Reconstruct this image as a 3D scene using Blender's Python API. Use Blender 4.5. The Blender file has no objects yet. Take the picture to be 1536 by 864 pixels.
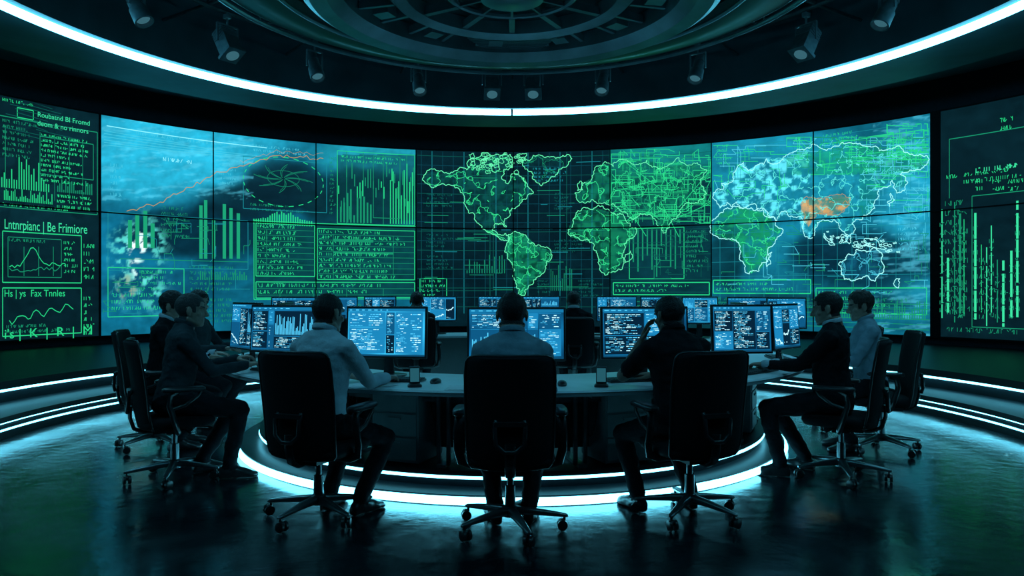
import bpy, bmesh, math, random
import numpy as np
from mathutils import Vector, Matrix, noise as mnoise
from math import sin, cos, pi, radians, sqrt, atan2

random.seed(7)
scene = bpy.context.scene
COL = scene.collection
try:
    scene.view_settings.view_transform = 'Standard'
    scene.view_settings.look = 'None'
    scene.view_settings.exposure = 0.16
except Exception: pass

CY = 7.0      # room centre is (0, CY)
RW = 9.05     # radius of the video wall
EYE = 1.35

# ------------------------------------------------------------------ materials
def srgb(c):
    out = []
    for v in c[:3]:
        v = v/255.0
        out.append(v/12.92 if v <= 0.04045 else ((v+0.055)/1.055)**2.4)
    return out

def mat_basic(name, col, rough=0.5, metal=0.0, nscale=12.0, nvar=0.25, bump=0.0, spec=0.5, bscale=60.0):
    m = bpy.data.materials.new(name); m.use_nodes = True
    nt = m.node_tree; b = nt.nodes['Principled BSDF']
    tc = nt.nodes.new('ShaderNodeTexCoord')
    n = nt.nodes.new('ShaderNodeTexNoise'); n.inputs['Scale'].default_value = nscale
    n.inputs['Detail'].default_value = 4
    nt.links.new(tc.outputs['Object'], n.inputs['Vector'])
    r = nt.nodes.new('ShaderNodeValToRGB')
    r.color_ramp.elements[0].position = 0.3; r.color_ramp.elements[1].position = 0.7
    r.color_ramp.elements[0].color = [c*(1-nvar) for c in col] + [1]
    r.color_ramp.elements[1].color = [min(1, c*(1+nvar)) for c in col] + [1]
    nt.links.new(n.outputs['Fac'], r.inputs['Fac'])
    nt.links.new(r.outputs['Color'], b.inputs['Base Color'])
    b.inputs['Roughness'].default_value = rough
    b.inputs['Metallic'].default_value = metal
    b.inputs['Specular IOR Level'].default_value = spec
    if bump > 0:
        n2 = nt.nodes.new('ShaderNodeTexNoise'); n2.inputs['Scale'].default_value = bscale
        n2.inputs['Detail'].default_value = 3
        nt.links.new(tc.outputs['Object'], n2.inputs['Vector'])
        bp = nt.nodes.new('ShaderNodeBump'); bp.inputs['Strength'].default_value = bump
        bp.inputs['Distance'].default_value = 0.01
        nt.links.new(n2.outputs['Fac'], bp.inputs['Height'])
        nt.links.new(bp.outputs['Normal'], b.inputs['Normal'])
    return m

def mat_emit(name, col, strength, sampling=None):
    m = bpy.data.materials.new(name); m.use_nodes = True
    nt = m.node_tree; nt.nodes.clear()
    o = nt.nodes.new('ShaderNodeOutputMaterial'); e = nt.nodes.new('ShaderNodeEmission')
    e.inputs['Color'].default_value = list(col)+[1]; e.inputs['Strength'].default_value = strength
    nt.links.new(e.outputs[0], o.inputs[0])
    if sampling: m.cycles.emission_sampling = sampling
    return m

def mat_attr(name, strength, sampling='AUTO'):
    m = bpy.data.materials.new(name); m.use_nodes = True
    nt = m.node_tree; b = nt.nodes['Principled BSDF']
    a = nt.nodes.new('ShaderNodeVertexColor'); a.layer_name = 'Col'
    b.inputs['Base Color'].default_value = (0.003, 0.005, 0.007, 1)
    b.inputs['Roughness'].default_value = 0.5
    b.inputs['Specular IOR Level'].default_value = 0.2
    nt.links.new(a.outputs['Color'], b.inputs['Emission Color'])
    b.inputs['Emission Strength'].default_value = strength
    m.cycles.emission_sampling = sampling
    return m

M = {}
M['led'] = mat_emit('led_cyan_white', (0.11, 0.64, 0.94), 12.5)
M['led_low'] = mat_emit('led_floor', (0.13, 0.67, 0.92), 8.5)
M['led_thin'] = mat_emit('led_floor_thin', (0.13, 0.67, 0.92), 7.0)
M['screen'] = mat_attr('video_wall_image', 1.32)
M['gfx'] = mat_attr('video_wall_lines', 1.3, 'NONE')
M['monscreen'] = mat_attr('monitor_image', 1.7)
M['mongfx'] = mat_attr('monitor_lines', 1.5, 'NONE')
M['wall'] = mat_basic('wall_dark_paint', (0.005, 0.007, 0.013), 0.7, bump=0.1, spec=0.2)
M['seam'] = mat_basic('panel_seam_black', (0.002, 0.003, 0.004), 0.6, spec=0.1)
M['soffit'] = mat_basic('soffit_grey', (0.05, 0.095, 0.12), 0.55, nscale=2, bump=0.08)
M['recess'] = mat_basic('recess_black', (0.003, 0.005, 0.007), 0.8, spec=0.2)
M['steel'] = mat_basic('painted_steel', (0.20, 0.26, 0.29), 0.4, 0.2)
M['truss'] = mat_basic('truss_paint', (0.06, 0.08, 0.09), 0.45, 0.2)
M['disc'] = mat_basic('ceiling_disc_metal', (0.34, 0.44, 0.48), 0.3, 0.5, nscale=3)
M['discdark'] = mat_basic('ceiling_disc_dark', (0.06, 0.09, 0.10), 0.4, 0.3, nscale=3)
M['plat'] = mat_basic('platform_paint', (0.004, 0.007, 0.010), 0.42, bump=0.1, spec=0.3)
M['desk'] = mat_basic('desk_laminate', (0.66, 0.76, 0.80), 0.3, nscale=4, nvar=0.08)
M['deskedge'] = mat_basic('desk_edge', (0.22, 0.28, 0.30), 0.4, nvar=0.1)
M['deskpanel'] = mat_basic('desk_panel', (0.03, 0.042, 0.046), 0.5, nvar=0.1)
M['fabric'] = mat_basic('chair_fabric_black', (0.004, 0.006, 0.008), 0.85, nscale=200, bump=0.4, bscale=400, spec=0.2)
M['plastic'] = mat_basic('black_plastic', (0.012, 0.015, 0.017), 0.32, nscale=30)
M['chrome'] = mat_basic('dark_aluminium', (0.15, 0.18, 0.19), 0.28, 0.8)
M['skin'] = mat_basic('skin', (0.30, 0.20, 0.155), 0.5, nscale=20, nvar=0.1, bump=0.1, spec=0.35)
M['skin_dark'] = mat_basic('skin_tan', (0.19, 0.12, 0.09), 0.5, nscale=20, nvar=0.1, bump=0.1, spec=0.35)
M['hair_black'] = mat_basic('hair_black', (0.005, 0.005, 0.006), 0.5, nscale=80, bump=0.8, bscale=150, spec=0.3)
M['hair_grey'] = mat_basic('hair_grey', (0.035, 0.036, 0.038), 0.6, nscale=80, bump=0.8, bscale=150, spec=0.3)
M['hair_brown'] = mat_basic('hair_brown', (0.018, 0.012, 0.009), 0.5, nscale=80, bump=0.8, bscale=150, spec=0.3)
M['eye'] = mat_basic('eye_white', (0.5, 0.5, 0.5), 0.2, nvar=0.05)
M['iris'] = mat_basic('iris_dark', (0.02, 0.012, 0.01), 0.2)
M['shirt_blue'] = mat_basic('shirt_pale_blue', (0.19, 0.27, 0.33), 0.85, nvar=0.08, bump=0.3, spec=0.1)
M['shirt_white'] = mat_basic('shirt_white', (0.38, 0.46, 0.52), 0.85, nvar=0.08, bump=0.3, spec=0.1)
M['shirt_black'] = mat_basic('polo_black', (0.005, 0.006, 0.008), 0.85, bump=0.3, spec=0.12)
M['shirt_slate'] = mat_basic('shirt_slate', (0.024, 0.035, 0.042), 0.85, bump=0.3, spec=0.12)
M['suit'] = mat_basic('suit_black', (0.005, 0.006, 0.008), 0.85, bump=0.3, spec=0.12)
M['trousers'] = mat_basic('trousers_dark', (0.007, 0.009, 0.012), 0.85, bump=0.3, spec=0.12)
M['shoe'] = mat_basic('shoe_leather', (0.015, 0.015, 0.017), 0.3)
M['paper'] = mat_basic('paper', (0.6, 0.65, 0.66), 0.8, nvar=0.05)
M['phone_led'] = mat_emit('phone_screen', (0.05, 0.3, 0.4), 0.3)

def floor_mat():
    m = bpy.data.materials.new('floor_polished_concrete'); m.use_nodes = True
    nt = m.node_tree; b = nt.nodes['Principled BSDF']
    tc = nt.nodes.new('ShaderNodeTexCoord')
    n = nt.nodes.new('ShaderNodeTexNoise'); n.inputs['Scale'].default_value = 1.6
    n.inputs['Detail'].default_value = 8; n.inputs['Roughness'].default_value = 0.65
    n.inputs['Distortion'].default_value = 0.6
    nt.links.new(tc.outputs['Object'], n.inputs['Vector'])
    r = nt.nodes.new('ShaderNodeValToRGB')
    r.color_ramp.elements[0].position = 0.35; r.color_ramp.elements[1].position = 0.7
    r.color_ramp.elements[0].color = (0.003, 0.005, 0.008, 1)
    r.color_ramp.elements[1].color = (0.010, 0.016, 0.021, 1)
    nt.links.new(n.outputs['Fac'], r.inputs['Fac']); nt.links.new(r.outputs['Color'], b.inputs['Base Color'])
    r2 = nt.nodes.new('ShaderNodeMapRange')
    r2.inputs['From Min'].default_value = 0.3; r2.inputs['From Max'].default_value = 0.7
    r2.inputs['To Min'].default_value = 0.10; r2.inputs['To Max'].default_value = 0.28
    nt.links.new(n.outputs['Fac'], r2.inputs['Value']); nt.links.new(r2.outputs['Result'], b.inputs['Roughness'])
    b.inputs['Specular IOR Level'].default_value = 0.8
    n2 = nt.nodes.new('ShaderNodeTexNoise'); n2.inputs['Scale'].default_value = 9
    n2.inputs['Detail'].default_value = 6
    nt.links.new(tc.outputs['Object'], n2.inputs['Vector'])
    bp = nt.nodes.new('ShaderNodeBump'); bp.inputs['Strength'].default_value = 0.15; bp.inputs['Distance'].default_value = 0.02
    nt.links.new(n2.outputs['Fac'], bp.inputs['Height']); nt.links.new(bp.outputs['Normal'], b.inputs['Normal'])
    return m
M['floor'] = floor_mat()

# ------------------------------------------------------------------ helpers
def empty(name, loc=(0, 0, 0), rotz=0.0):
    e = bpy.data.objects.new(name, None); COL.objects.link(e)
    e.empty_display_size = 0.1
    e.location = loc; e.rotation_euler = (0, 0, rotz)
    return e

def add_obj(name, me, parent=None, loc=None, rot=None):
    o = bpy.data.objects.new(name, me); COL.objects.link(o)
    if parent is not None: o.parent = parent
    if loc is not None: o.location = loc
    if rot is not None: o.rotation_euler = rot
    return o

def mk_mesh(name, verts, faces, mats=(), smooth=False, fm=None):
    me = bpy.data.meshes.new(name)
    me.from_pydata([tuple(v) for v in verts], [], faces)
    for m in mats: me.materials.append(m)
    if fm is not None: me.polygons.foreach_set('material_index', fm)
    if smooth: me.polygons.foreach_set('use_smooth', [True]*len(me.polygons))
    me.update()
    return me

def smooth_by_angle(me, ang=35):
    me.polygons.foreach_set('use_smooth', [True]*len(me.polygons))
    bm = bmesh.new(); bm.from_mesh(me)
    for e in bm.edges:
        if len(e.link_faces) == 2 and e.calc_face_angle(0) > radians(ang): e.smooth = False
    bm.to_mesh(me); bm.free()

def lathe(name, prof, mat, parent=None, seg=128, a0=0.0, a1=2*pi, centre=(0, CY), closed=False, ang=30):
    """prof: list of (r,z); angle 0 points to -Y (entrance side), positive to +X."""
    full = abs((a1-a0)-2*pi) < 1e-6
    n = seg if full else seg+1
    V, F = [], []
    for i in range(n):
        a = a0+(a1-a0)*i/seg
        for r, z in prof: V.append((centre[0]+r*sin(a), centre[1]-r*cos(a), z))
    k = len(prof)
    for i in range(seg):
        j = (i+1) % n
        for p in range(k if closed else k-1):
            q = (p+1) % k
            F.append((i*k+p, j*k+p, j*k+q, i*k+q))
    if closed and not full:
        F.append(tuple(range(k))[::-1]); F.append(tuple((n-1)*k+p for p in range(k)))
    me = mk_mesh(name, V, F, [mat]); 
    bm = bmesh.new(); bm.from_mesh(me)
    bmesh.ops.remove_doubles(bm, verts=bm.verts, dist=1e-5)
    bmesh.ops.recalc_face_normals(bm, faces=bm.faces); bm.to_mesh(me); bm.free()
    smooth_by_angle(me, ang)
    return add_obj(name, me, parent)

def torus_prof(R, z, t, n=8):
    return [(R+t*cos(2*pi*i/n), z+t*sin(2*pi*i/n)) for i in range(n)]

def box_mesh(name, size, mat, bevel=0.0, seg=2):
    bm = bmesh.new(); bmesh.ops.create_cube(bm, size=1)
    for v in bm.verts: v.co = Vector((v.co.x*size[0], v.co.y*size[1], v.co.z*size[2]))
    if bevel > 0:
        bmesh.ops.bevel(bm, geom=list(bm.edges), offset=bevel, segments=seg, profile=0.5, affect='EDGES')
    me = bpy.data.meshes.new(name); bm.to_mesh(me); bm.free()
    me.materials.append(mat); smooth_by_angle(me, 40)
    return me

def box(name, size, loc, mat, parent=None, bevel=0.0, rot=None):
    return add_obj(name, box_mesh(name, size, mat, bevel), parent, loc, rot)

class Geo:
    def __init__(s): s.v = []; s.f = []
    def loft(s, secs, n=16, ex=2.0):
        b = len(s.v)
        for c, ax, ay in secs:
            for i in range(n):
                a = 2*pi*i/n
                cx, sy = cos(a), sin(a)
                if ex != 2.0:
                    cx = math.copysign(abs(cx)**(2/ex), cx); sy = math.copysign(abs(sy)**(2/ex), sy)
                s.v.append(Vector(c)+Vector(ax)*cx+Vector(ay)*sy)
        m = len(secs)
        for k in range(m-1):
            for i in range(n):
                j = (i+1) % n
                s.f.append((b+k*n+i, b+k*n+j, b+(k+1)*n+j, b+(k+1)*n+i))
        s.f.append(tuple(b+i for i in range(n))[::-1])
        s.f.append(tuple(b+(m-1)*n+i for i in range(n)))
    def capsule(s, p0, p1, r0, r1, n=12, flat=1.0, up=None):
        p0, p1 = Vector(p0), Vector(p1); d = p1-p0
        L = d.length
        d = d/L if L > 1e-6 else Vector((0, 0, 1))
        u = Vector(up) if up is not None else (Vector((0, 0, 1)) if abs(d.z) < 0.9 else Vector((1, 0, 0)))
        ax = d.cross(u).normalized(); ay = ax.cross(d).normalized()
        secs = []
        for t in (80, 55, 28): 
            a = radians(t); secs.append((p0-d*r0*sin(a), ax*r0*cos(a), ay*r0*cos(a)*flat))
        secs.append((p0, ax*r0, ay*r0*flat)); secs.append((p1, ax*r1, ay*r1*flat))
        for t in (28, 55, 80):
            a = radians(t); secs.append((p1+d*r1*sin(a), ax*r1*cos(a), ay*r1*cos(a)*flat))
        s.loft(secs, n)
    def ellipsoid(s, c, r, R=None, n=16, m=9):
        secs = []
        R = R or Matrix.Identity(3); c = Vector(c)
        for i in range(m):
            a = -pi/2*0.93+pi*0.93*i/(m-1)
            secs.append((c+R@Vector((0, 0, r[2]*sin(a))), R@Vector((r[0]*cos(a), 0, 0)), R@Vector((0, r[1]*cos(a), 0))))
        s.loft(secs, n)
    def box(s, c, h, R=None):
        b = len(s.v); R = R or Matrix.Identity(3); c = Vector(c)
        for x, y, z in ((-1,-1,-1),(1,-1,-1),(1,1,-1),(-1,1,-1),(-1,-1,1),(1,-1,1),(1,1,1),(-1,1,1)):
            s.v.append(c+R@Vector((x*h[0], y*h[1], z*h[2])))
        for f in ((0,3,2,1),(4,5,6,7),(0,1,5,4),(1,2,6,5),(2,3,7,6),(3,0,4,7)): s.f.append(tuple(b+i for i in f))
    def tube(s, pts, r, n=8, flat=1.0):
        pts = [Vector(p) for p in pts]; secs = []
        pu = None
        for i, p in enumerate(pts):
            d = (pts[min(i+1, len(pts)-1)]-pts[max(i-1, 0)]).normalized()
            if pu is None: pu = Vector((0, 0, 1)) if abs(d.z) < 0.9 else Vector((1, 0, 0))
            ax = d.cross(pu).normalized(); ay = ax.cross(d).normalized(); pu = ay
            secs.append((p, ax*r, ay*r*flat))
        s.loft(secs, n)
    def mesh(s, name, mat, ang=40):
        me = mk_mesh(name, s.v, s.f, [mat])
        bm = bmesh.new(); bm.from_mesh(me); bmesh.ops.recalc_face_normals(bm, faces=bm.faces); bm.to_mesh(me); bm.free()
        smooth_by_angle(me, ang); return me

def remesh(geo, voxel, it=4, fac=0.5):
    me = mk_mesh('tmp', geo.v, geo.f)
    bm = bmesh.new(); bm.from_mesh(me); bmesh.ops.recalc_face_normals(bm, faces=bm.faces); bm.to_mesh(me); bm.free()
    o = bpy.data.objects.new('tmp', me); COL.objects.link(o)
    md = o.modifiers.new('r', 'REMESH'); md.mode = 'VOXEL'; md.voxel_size = voxel
    ms = o.modifiers.new('s', 'SMOOTH'); ms.factor = fac; ms.iterations = it
    dg = bpy.context.evaluated_depsgraph_get()
    out = bpy.data.meshes.new_from_object(o.evaluated_get(dg))
    bpy.data.objects.remove(o); bpy.data.meshes.remove(me)
    out.polygons.foreach_set('use_smooth', [True]*len(out.polygons))
    return out

def coords(me):
    a = np.empty(len(me.vertices)*3, np.float32); me.vertices.foreach_get('co', a); return a.reshape(-1, 3)
def normals(me):
    return np.array([tuple(v.normal) for v in me.vertices], np.float32)

def pol(r, deg, z=0.0):
    a = radians(deg); return Vector((r*sin(a), CY-r*cos(a), z))

# ------------------------------------------------------------------ room shell
lathe('floor', [(0.001, 0.0), (9.3, 0.0), (9.3, -0.2), (0.001, -0.2)], M['floor'], seg=96)
lathe('wall_curved', [(9.12, 0), (9.12, 5.7), (9.3, 5.7), (9.3, 0)], M['wall'], closed=True, seg=160)
lathe('ceiling', [(0.001, 5.62), (9.3, 5.62), (9.3, 5.75), (0.001, 5.75)], M['recess'], seg=96)
# soffit ring carrying the light line, and the upper outer ceiling behind it
lathe('ceiling_soffit', [(5.40, 4.46), (5.40, 5.6), (5.3, 5.6), (5.3, 4.40), (5.38, 4.40), (5.38, 4.43), (7.0, 4.46), (7.05, 4.6), (7.05, 4.95), (9.11, 4.95), (9.11, 5.05), (6.95, 5.05), (6.95, 4.6)], M['soffit'], seg=160)
led = empty('ceiling_light_ring')
lathe('led_tube', torus_prof(5.46, 4.37, 0.052), M['led'], led, seg=160, closed=True)
g = Geo()
for d in (0, 180):
    p = pol(5.46, d, 4.37); g.box(p, (0.016, 0.066, 0.062), Matrix.Rotation(radians(d), 3, 'Z'))
add_obj('tube_joints', g.mesh('tube_joints', M['plastic']), led)

# stepped platform round the edge (open towards the entrance)
A0, A1 = radians(52), radians(308)
plat = empty('raised_perimeter_platform')
lathe('platform_steps', [(4.62, 0.001), (4.62, 0.09), (4.66, 0.09), (4.66, 0.13), (4.60, 0.15), (4.60, 0.20), (5.24, 0.20), (5.24, 0.32), (5.18, 0.34), (5.18, 0.42), (9.11, 0.42), (9.11, 0.001)], M['plat'], plat, a0=A0, a1=A1, closed=True, seg=140)
lathe('step_light_upper', torus_prof(5.205, 0.33, 0.020, 6), M['led_low'], plat, a0=A0, a1=A1, closed=True, seg=110)
lathe('step_light_mid', torus_prof(4.63, 0.145, 0.012, 6), M['led_low'], plat, a0=A0, a1=A1, closed=True, seg=110)
lathe('step_light_lower', torus_prof(4.615, 0.08, 0.009, 6), M['led_thin'], plat, a0=A0, a1=A1, closed=True, seg=110)

# central dais with two light lines
dais = empty('desk_dais')
lathe('dais_steps', [(0.001, 0.18), (2.28, 0.18), (2.28, 0.15), (2.24, 0.14), (2.24, 0.07), (2.44, 0.07), (2.44, 0.06), (2.40, 0.055), (2.40, 0.001), (0.001, 0.001)], M['plat'], dais, seg=140)
lathe('dais_light_lower', torus_prof(2.44, 0.032, 0.027, 8), M['led_low'], dais, closed=True, seg=120)
lathe('dais_light_upper', torus_prof(2.275, 0.135, 0.010, 6), M['led_thin'], dais, closed=True, seg=120)

# ------------------------------------------------------------------ ceiling feature
cd = empty('ceiling_disc_feature')
lathe('disc_base', [(0.001, 4.24), (1.95, 4.32), (2.0, 4.4), (1.9, 4.5), (0.001, 4.6)], M['discdark'], cd, seg=100)
lathe('disc_rim', [(1.60, 4.30), (1.62, 4.14), (1.74, 4.06), (1.9, 4.05), (1.98, 4.10), (2.02, 4.2), (1.97, 4.36), (1.7, 4.36)], M['disc'], cd, seg=120, closed=True)
lathe('disc_mid_ring', [(1.0, 4.28), (1.02, 4.15), (1.14, 4.12), (1.2, 4.18), (1.22, 4.3)], M['disc'], cd, seg=100, closed=True)
lathe('disc_inner_ring', torus_prof(0.62, 4.2, 0.035, 8), M['disc'], cd, seg=80, closed=True)
lathe('disc_hub', [(0.001, 4.08), (0.2, 4.09), (0.30, 4.12), (0.34, 4.26), (0.001, 4.26)], M['disc'], cd, seg=60)
lathe('outer_halo', [(2.30, 4.36), (2.36, 4.26), (2.5, 4.24), (2.9, 4.32), (2.98, 4.36), (2.98, 4.46), (2.9, 4.52), (2.4, 4.46)], M['discdark'], cd, seg=120, closed=True)
lathe('outer_halo_rim', torus_prof(3.0, 4.31, 0.028, 8), M['disc'], cd, seg=100, closed=True)
lathe('outer_halo_lip', torus_prof(2.33, 4.25, 0.022, 8), M['disc'], cd, seg=100, closed=True)
g = Geo()
for d in range(0, 360, 15):
    p = pol(1.41, d, 4.23); g.box(p, (0.02, 0.19, 0.04), Matrix.Rotation(radians(d), 3, 'Z'))
for d in range(0, 360, 30):
    p = pol(0.82, d, 4.2); g.box(p, (0.03, 0.2, 0.04), Matrix.Rotation(radians(d), 3, 'Z'))
    p = pol(0.46, d, 4.19); g.box(p, (0.012, 0.14, 0.02), Matrix.Rotation(radians(d), 3, 'Z'))
    p = pol(1.42, d+7.5, 4.22); g.box(p, (0.08, 0.09, 0.05), Matrix.Rotation(radians(d+7.5), 3, 'Z'))
    p = pol(2.2, d, 4.38); g.box(p, (0.03, 0.3, 0.03), Matrix.Rotation(radians(d), 3, 'Z'))
for k in range(-4, 5): g.box((0.0, CY+1.40+0.045*k, 4.19), (0.42-0.02*k, 0.01, 0.02))
for d in (0, 90, 180, 270):
    p = pol(1.6, d, 5.05); g.capsule((p.x, p.y, 4.4), (p.x, p.y, 5.6), 0.025, 0.025)
add_obj('disc_ribs', g.mesh('disc_ribs', M['disc']), cd)

truss = empty('lighting_truss')
lathe('truss_ring_outer', torus_prof(4.4, 4.92, 0.03, 8), M['truss'], truss, seg=96, closed=True)
lathe('truss_ring_inner', torus_prof(3.5, 5.02, 0.03, 8), M['truss'], truss, seg=96, closed=True)
g = Geo()
for d in range(0, 360, 20):
    g.capsule(pol(2.9, d, 5.0), pol(5.35, d, 4.9), 0.022, 0.022, 8)
    g.capsule(pol(3.5, d, 5.02), pol(4.4, d+10, 4.92), 0.014, 0.014, 6)
    g.capsule(pol(3.5, d, 5.02), pol(4.4, d-10, 4.92), 0.014, 0.014, 6)
    p = pol(4.4, d, 4.92); g.capsule(p, p+Vector((0, 0, 0.7)), 0.015, 0.015, 6)
for d in range(0, 360, 40):
    g.box(pol(4.9, d+12, 5.2), (0.5, 0.16, 0.1), Matrix.Rotation(radians(d+12), 3, 'Z'))
add_obj('truss_bars', g.mesh('truss_bars', M['truss']), truss)

lensmat = mat_emit('spot_lens', (0.2, 0.7, 0.9), 0.16, 'NONE')
def spot(x, y, boxy, power=0.0, lampcol=(0.20, 0.72, 1.0)):
    dx, dy = -x, CY-y; ang = atan2(-dx, dy)     # local +Y towards the room centre
    e = empty('stage_spotlight', (x, y, 4.885), ang)
    g = Geo(); K = 1.3
    g.box((0, 0, -0.03), (0.03, 0.045, 0.028)); g.capsule((0, 0, -0.05), (0, 0, -0.14), 0.014, 0.014, 8)
    hw = 0.105*K if boxy else 0.08*K
    g.box((0, 0, -0.15), (hw+0.015, 0.018, 0.009)); g.box((-hw-0.01, 0, -0.26), (0.007, 0.018, 0.115)); g.box((hw+0.01, 0, -0.26), (0.007, 0.018, 0.115))
    add_obj('yoke', g.mesh('yoke', M['steel']), e)
    R = Matrix.Rotation(radians(30), 3, 'X')   # aim down and inwards
    g = Geo(); c = Vector((0, 0, -0.36))
    if boxy:
        g.box(c, (0.10, 0.10, 0.19), R); g.box(c+R@Vector((0, 0, -0.20)), (0.125, 0.125, 0.02), R); g.box(c+R@Vector((0, -0.12, 0.02)), (0.06, 0.025, 0.12), R)
        for k in range(4): g.box(c+R@Vector((0, 0, 0.16-0.035*k)), (0.106, 0.106, 0.006), R)
    else:
        g.loft([(c+R@Vector((0, 0, z*K)), R@Vector((r*K, 0, 0)), R@Vector((0, r*K, 0))) for z, r in ((0.18, 0.03), (0.17, 0.055), (0.10, 0.055), (0.10, 0.062), (0.08, 0.062), (0.08, 0.055), (0.03, 0.06), (-0.02, 0.062), (-0.03, 0.075), (-0.17, 0.08), (-0.172, 0.068), (-0.12, 0.06))], 20)
    add_obj('lamp_housing', g.mesh('lamp_housing', M['steel']), e)
    g = Geo()
    rr = 0.08 if boxy else 0.058*K
    zz = (-0.222, -0.228) if boxy else (-0.135*K, -0.14*K)
    g.loft([(c+R@Vector((0, 0, z)), R@Vector((rr, 0, 0)), R@Vector((0, rr, 0))) for z in zz], 20)
    add_obj('lamp_lens', g.mesh('lamp_lens', lensmat), e)
    if power > 0:
        ld = bpy.data.lights.new('lamp', 'SPOT'); ld.energy = power; ld.color = lampcol
        ld.spot_size = radians(70); ld.spot_blend = 0.8; ld.shadow_soft_size = 0.07
        lo = bpy.data.objects.new('lamp', ld); COL.objects.link(lo); lo.parent = e
        lo.location = c+R@Vector((0, 0, -0.26)); lo.rotation_euler = (radians(30), 0, 0)
for x, y, b in ((-0.31, 11.3, 1), (0.33, 11.3, 1), (-1.42, 11.15, 0), (1.38, 11.15, 0), (-2.8, 10.4, 0), (2.66, 10.5, 0), (-3.65, 9.4, 1), (3.75, 9.35, 1), (-4.2, 8.2, 0), (4.25, 8.3, 0), (-4.3, 6.0, 0), (4.3, 6.0, 0), (-3.0, 3.8, 1), (3.0, 3.8, 1)):
    spot(x, y, b, power=46.0 if y < 10 else 30.0)

# ------------------------------------------------------------------ video wall
# The artwork sheet: u runs along the wall, v is height; both map to the real cylinder.
FP = 1100.0
def wall_depth(u, r=RW):
    k = (u-768)/FP; a = 1+k*k
    return (14+sqrt(196-4*a*(49-r*r)))/(2*a)
D0 = wall_depth(768)
def sheet(u, v, r=RW):
    y = wall_depth(u, r); return ((u-768)/FP*y, y, EYE+(435-v)*D0/FP)
def sheet_v(u, pv):   # level the curved rows onto the flat sheet
    return 435-(435-pv)*wall_depth(u)/D0

ZT, ZB = EYE+(435-228)*D0/FP, EYE+(435-489)*D0/FP
ZS = EYE+(435-343)*D0/FP

def vnoise(x, y, sc, seed):
    r = np.random.RandomState(seed); G_ = r.rand(256, 256)
    X, Y = x/sc+50, y/sc+50
    xi, yi = np.floor(X).astype(int), np.floor(Y).astype(int)
    fx, fy = X-xi, Y-yi; fx = fx*fx*(3-2*fx); fy = fy*fy*(3-2*fy)
    g_ = lambda a, b: G_[a % 256, b % 256]
    return (g_(xi, yi)*(1-fx)+g_(xi+1, yi)*fx)*(1-fy)+(g_(xi, yi+1)*(1-fx)+g_(xi+1, yi+1)*fx)*fy
def fbm(x, y, sc, seed, o=4):
    t = 0; a = 0.5; s = 0
    for i in range(o): t = t+a*vnoise(x, y, sc/2**i, seed+i); s += a; a *= 0.55
    return t/s
def inpoly(x, y, poly):
    ins = np.zeros(x.shape, bool); n = len(poly)
    for i in range(n):
        x0, y0 = poly[i]; x1, y1 = poly[(i+1) % n]
        c = ((y0 > y) != (y1 > y)) & (x < (x1-x0)*(y-y0)/((y1-y0) if y1 != y0 else 1e-9)+x0)
        ins ^= c
    return ins
def rough_poly(p, lv=3, amp=0.16, closed=True):
    for l in range(lv):
        q = []; n = len(p)
        for i in range(n if closed else n-1):
            a, b = p[i], p[(i+1) % n]; q.append(a)
            L = math.hypot(b[0]-a[0], b[1]-a[1])
            if L > 2.0:
                t = random.uniform(-amp, amp)
                q.append(((a[0]+b[0])/2-(b[1]-a[1])*t, (a[1]+b[1])/2+(b[0]-a[0])*t))
        if not closed: q.append(p[-1])
        p = q
    return p

NAM = [(634,268),(640,259),(660,257),(680,258),(700,255),(702,242),(718,236),(740,234),(757,232),(770,238),(768,250),(756,254),(752,266),(762,276),(766,264),(778,262),(790,275),(800,290),(790,298),(783,300),(776,310),(765,320),(757,328),(760,340),(752,334),(742,336),(738,345),(748,352),(758,350),(764,361),(753,360),(740,352),(728,345),(718,335),(712,322),(700,312),(697,298),(690,285),(676,278),(662,276),(650,282),(640,275)]
GRN = [(782,240),(800,233),(830,235),(858,238),(850,250),(838,258),(825,268),(812,279),(803,272),(798,258),(786,250)]
SAM = [(762,352),(775,348),(790,355),(802,368),(826,376),(827,388),(818,400),(812,412),(800,420),(792,432),(786,444),(778,442),(774,425),(772,405),(764,390),(757,378),(760,365)]
AFR = [(852,345),(860,328),(872,316),(892,312),(915,318),(935,322),(945,340),(955,345),(948,358),(938,372),(936,390),(922,408),(908,413),(900,398),(896,380),(890,365),(870,360),(856,355)]
EUR = [(866,300),(862,290),(874,285),(872,275),(888,268),(892,255),(905,245),(920,250),(940,240),(970,240),(1000,250),(1040,245),(1060,255),(1050,270),(1060,290),(1040,305),(1020,320),(1005,335),(995,350),(985,335),(975,322),(960,320),(950,330),(935,318),(915,308),(900,305),(890,300),(878,305)]
EUR2 = [(1072,300),(1070,290),(1085,284),(1082,275),(1100,268),(1104,255),(1115,243),(1122,256),(1135,248),(1150,238),(1175,240),(1200,225),(1240,226),(1290,215),(1330,225),(1365,232),(1394,240),(1380,255),(1350,262),(1362,274),(1345,290),(1338,270),(1318,284),(1312,302),(1305,320),(1290,330),(1278,335),(1280,350),(1270,362),(1262,345),(1252,330),(1235,328),(1222,345),(1215,358),(1205,345),(1198,325),(1180,318),(1165,332),(1150,325),(1145,315),(1130,306),(1118,312),(1105,303),(1098,310),(1090,304),(1080,312)]
ORG = [(1202,304),(1214,296),(1235,299),(1258,292),(1276,297),(1274,308),(1262,318),(1248,323),(1224,321),(1213,340),(1207,330),(1202,316)]
AUS = [(1258,397),(1270,384),(1285,374),(1300,378),(1310,371),(1322,392),(1325,405),(1312,422),(1295,415),(1275,420),(1262,412)]
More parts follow.
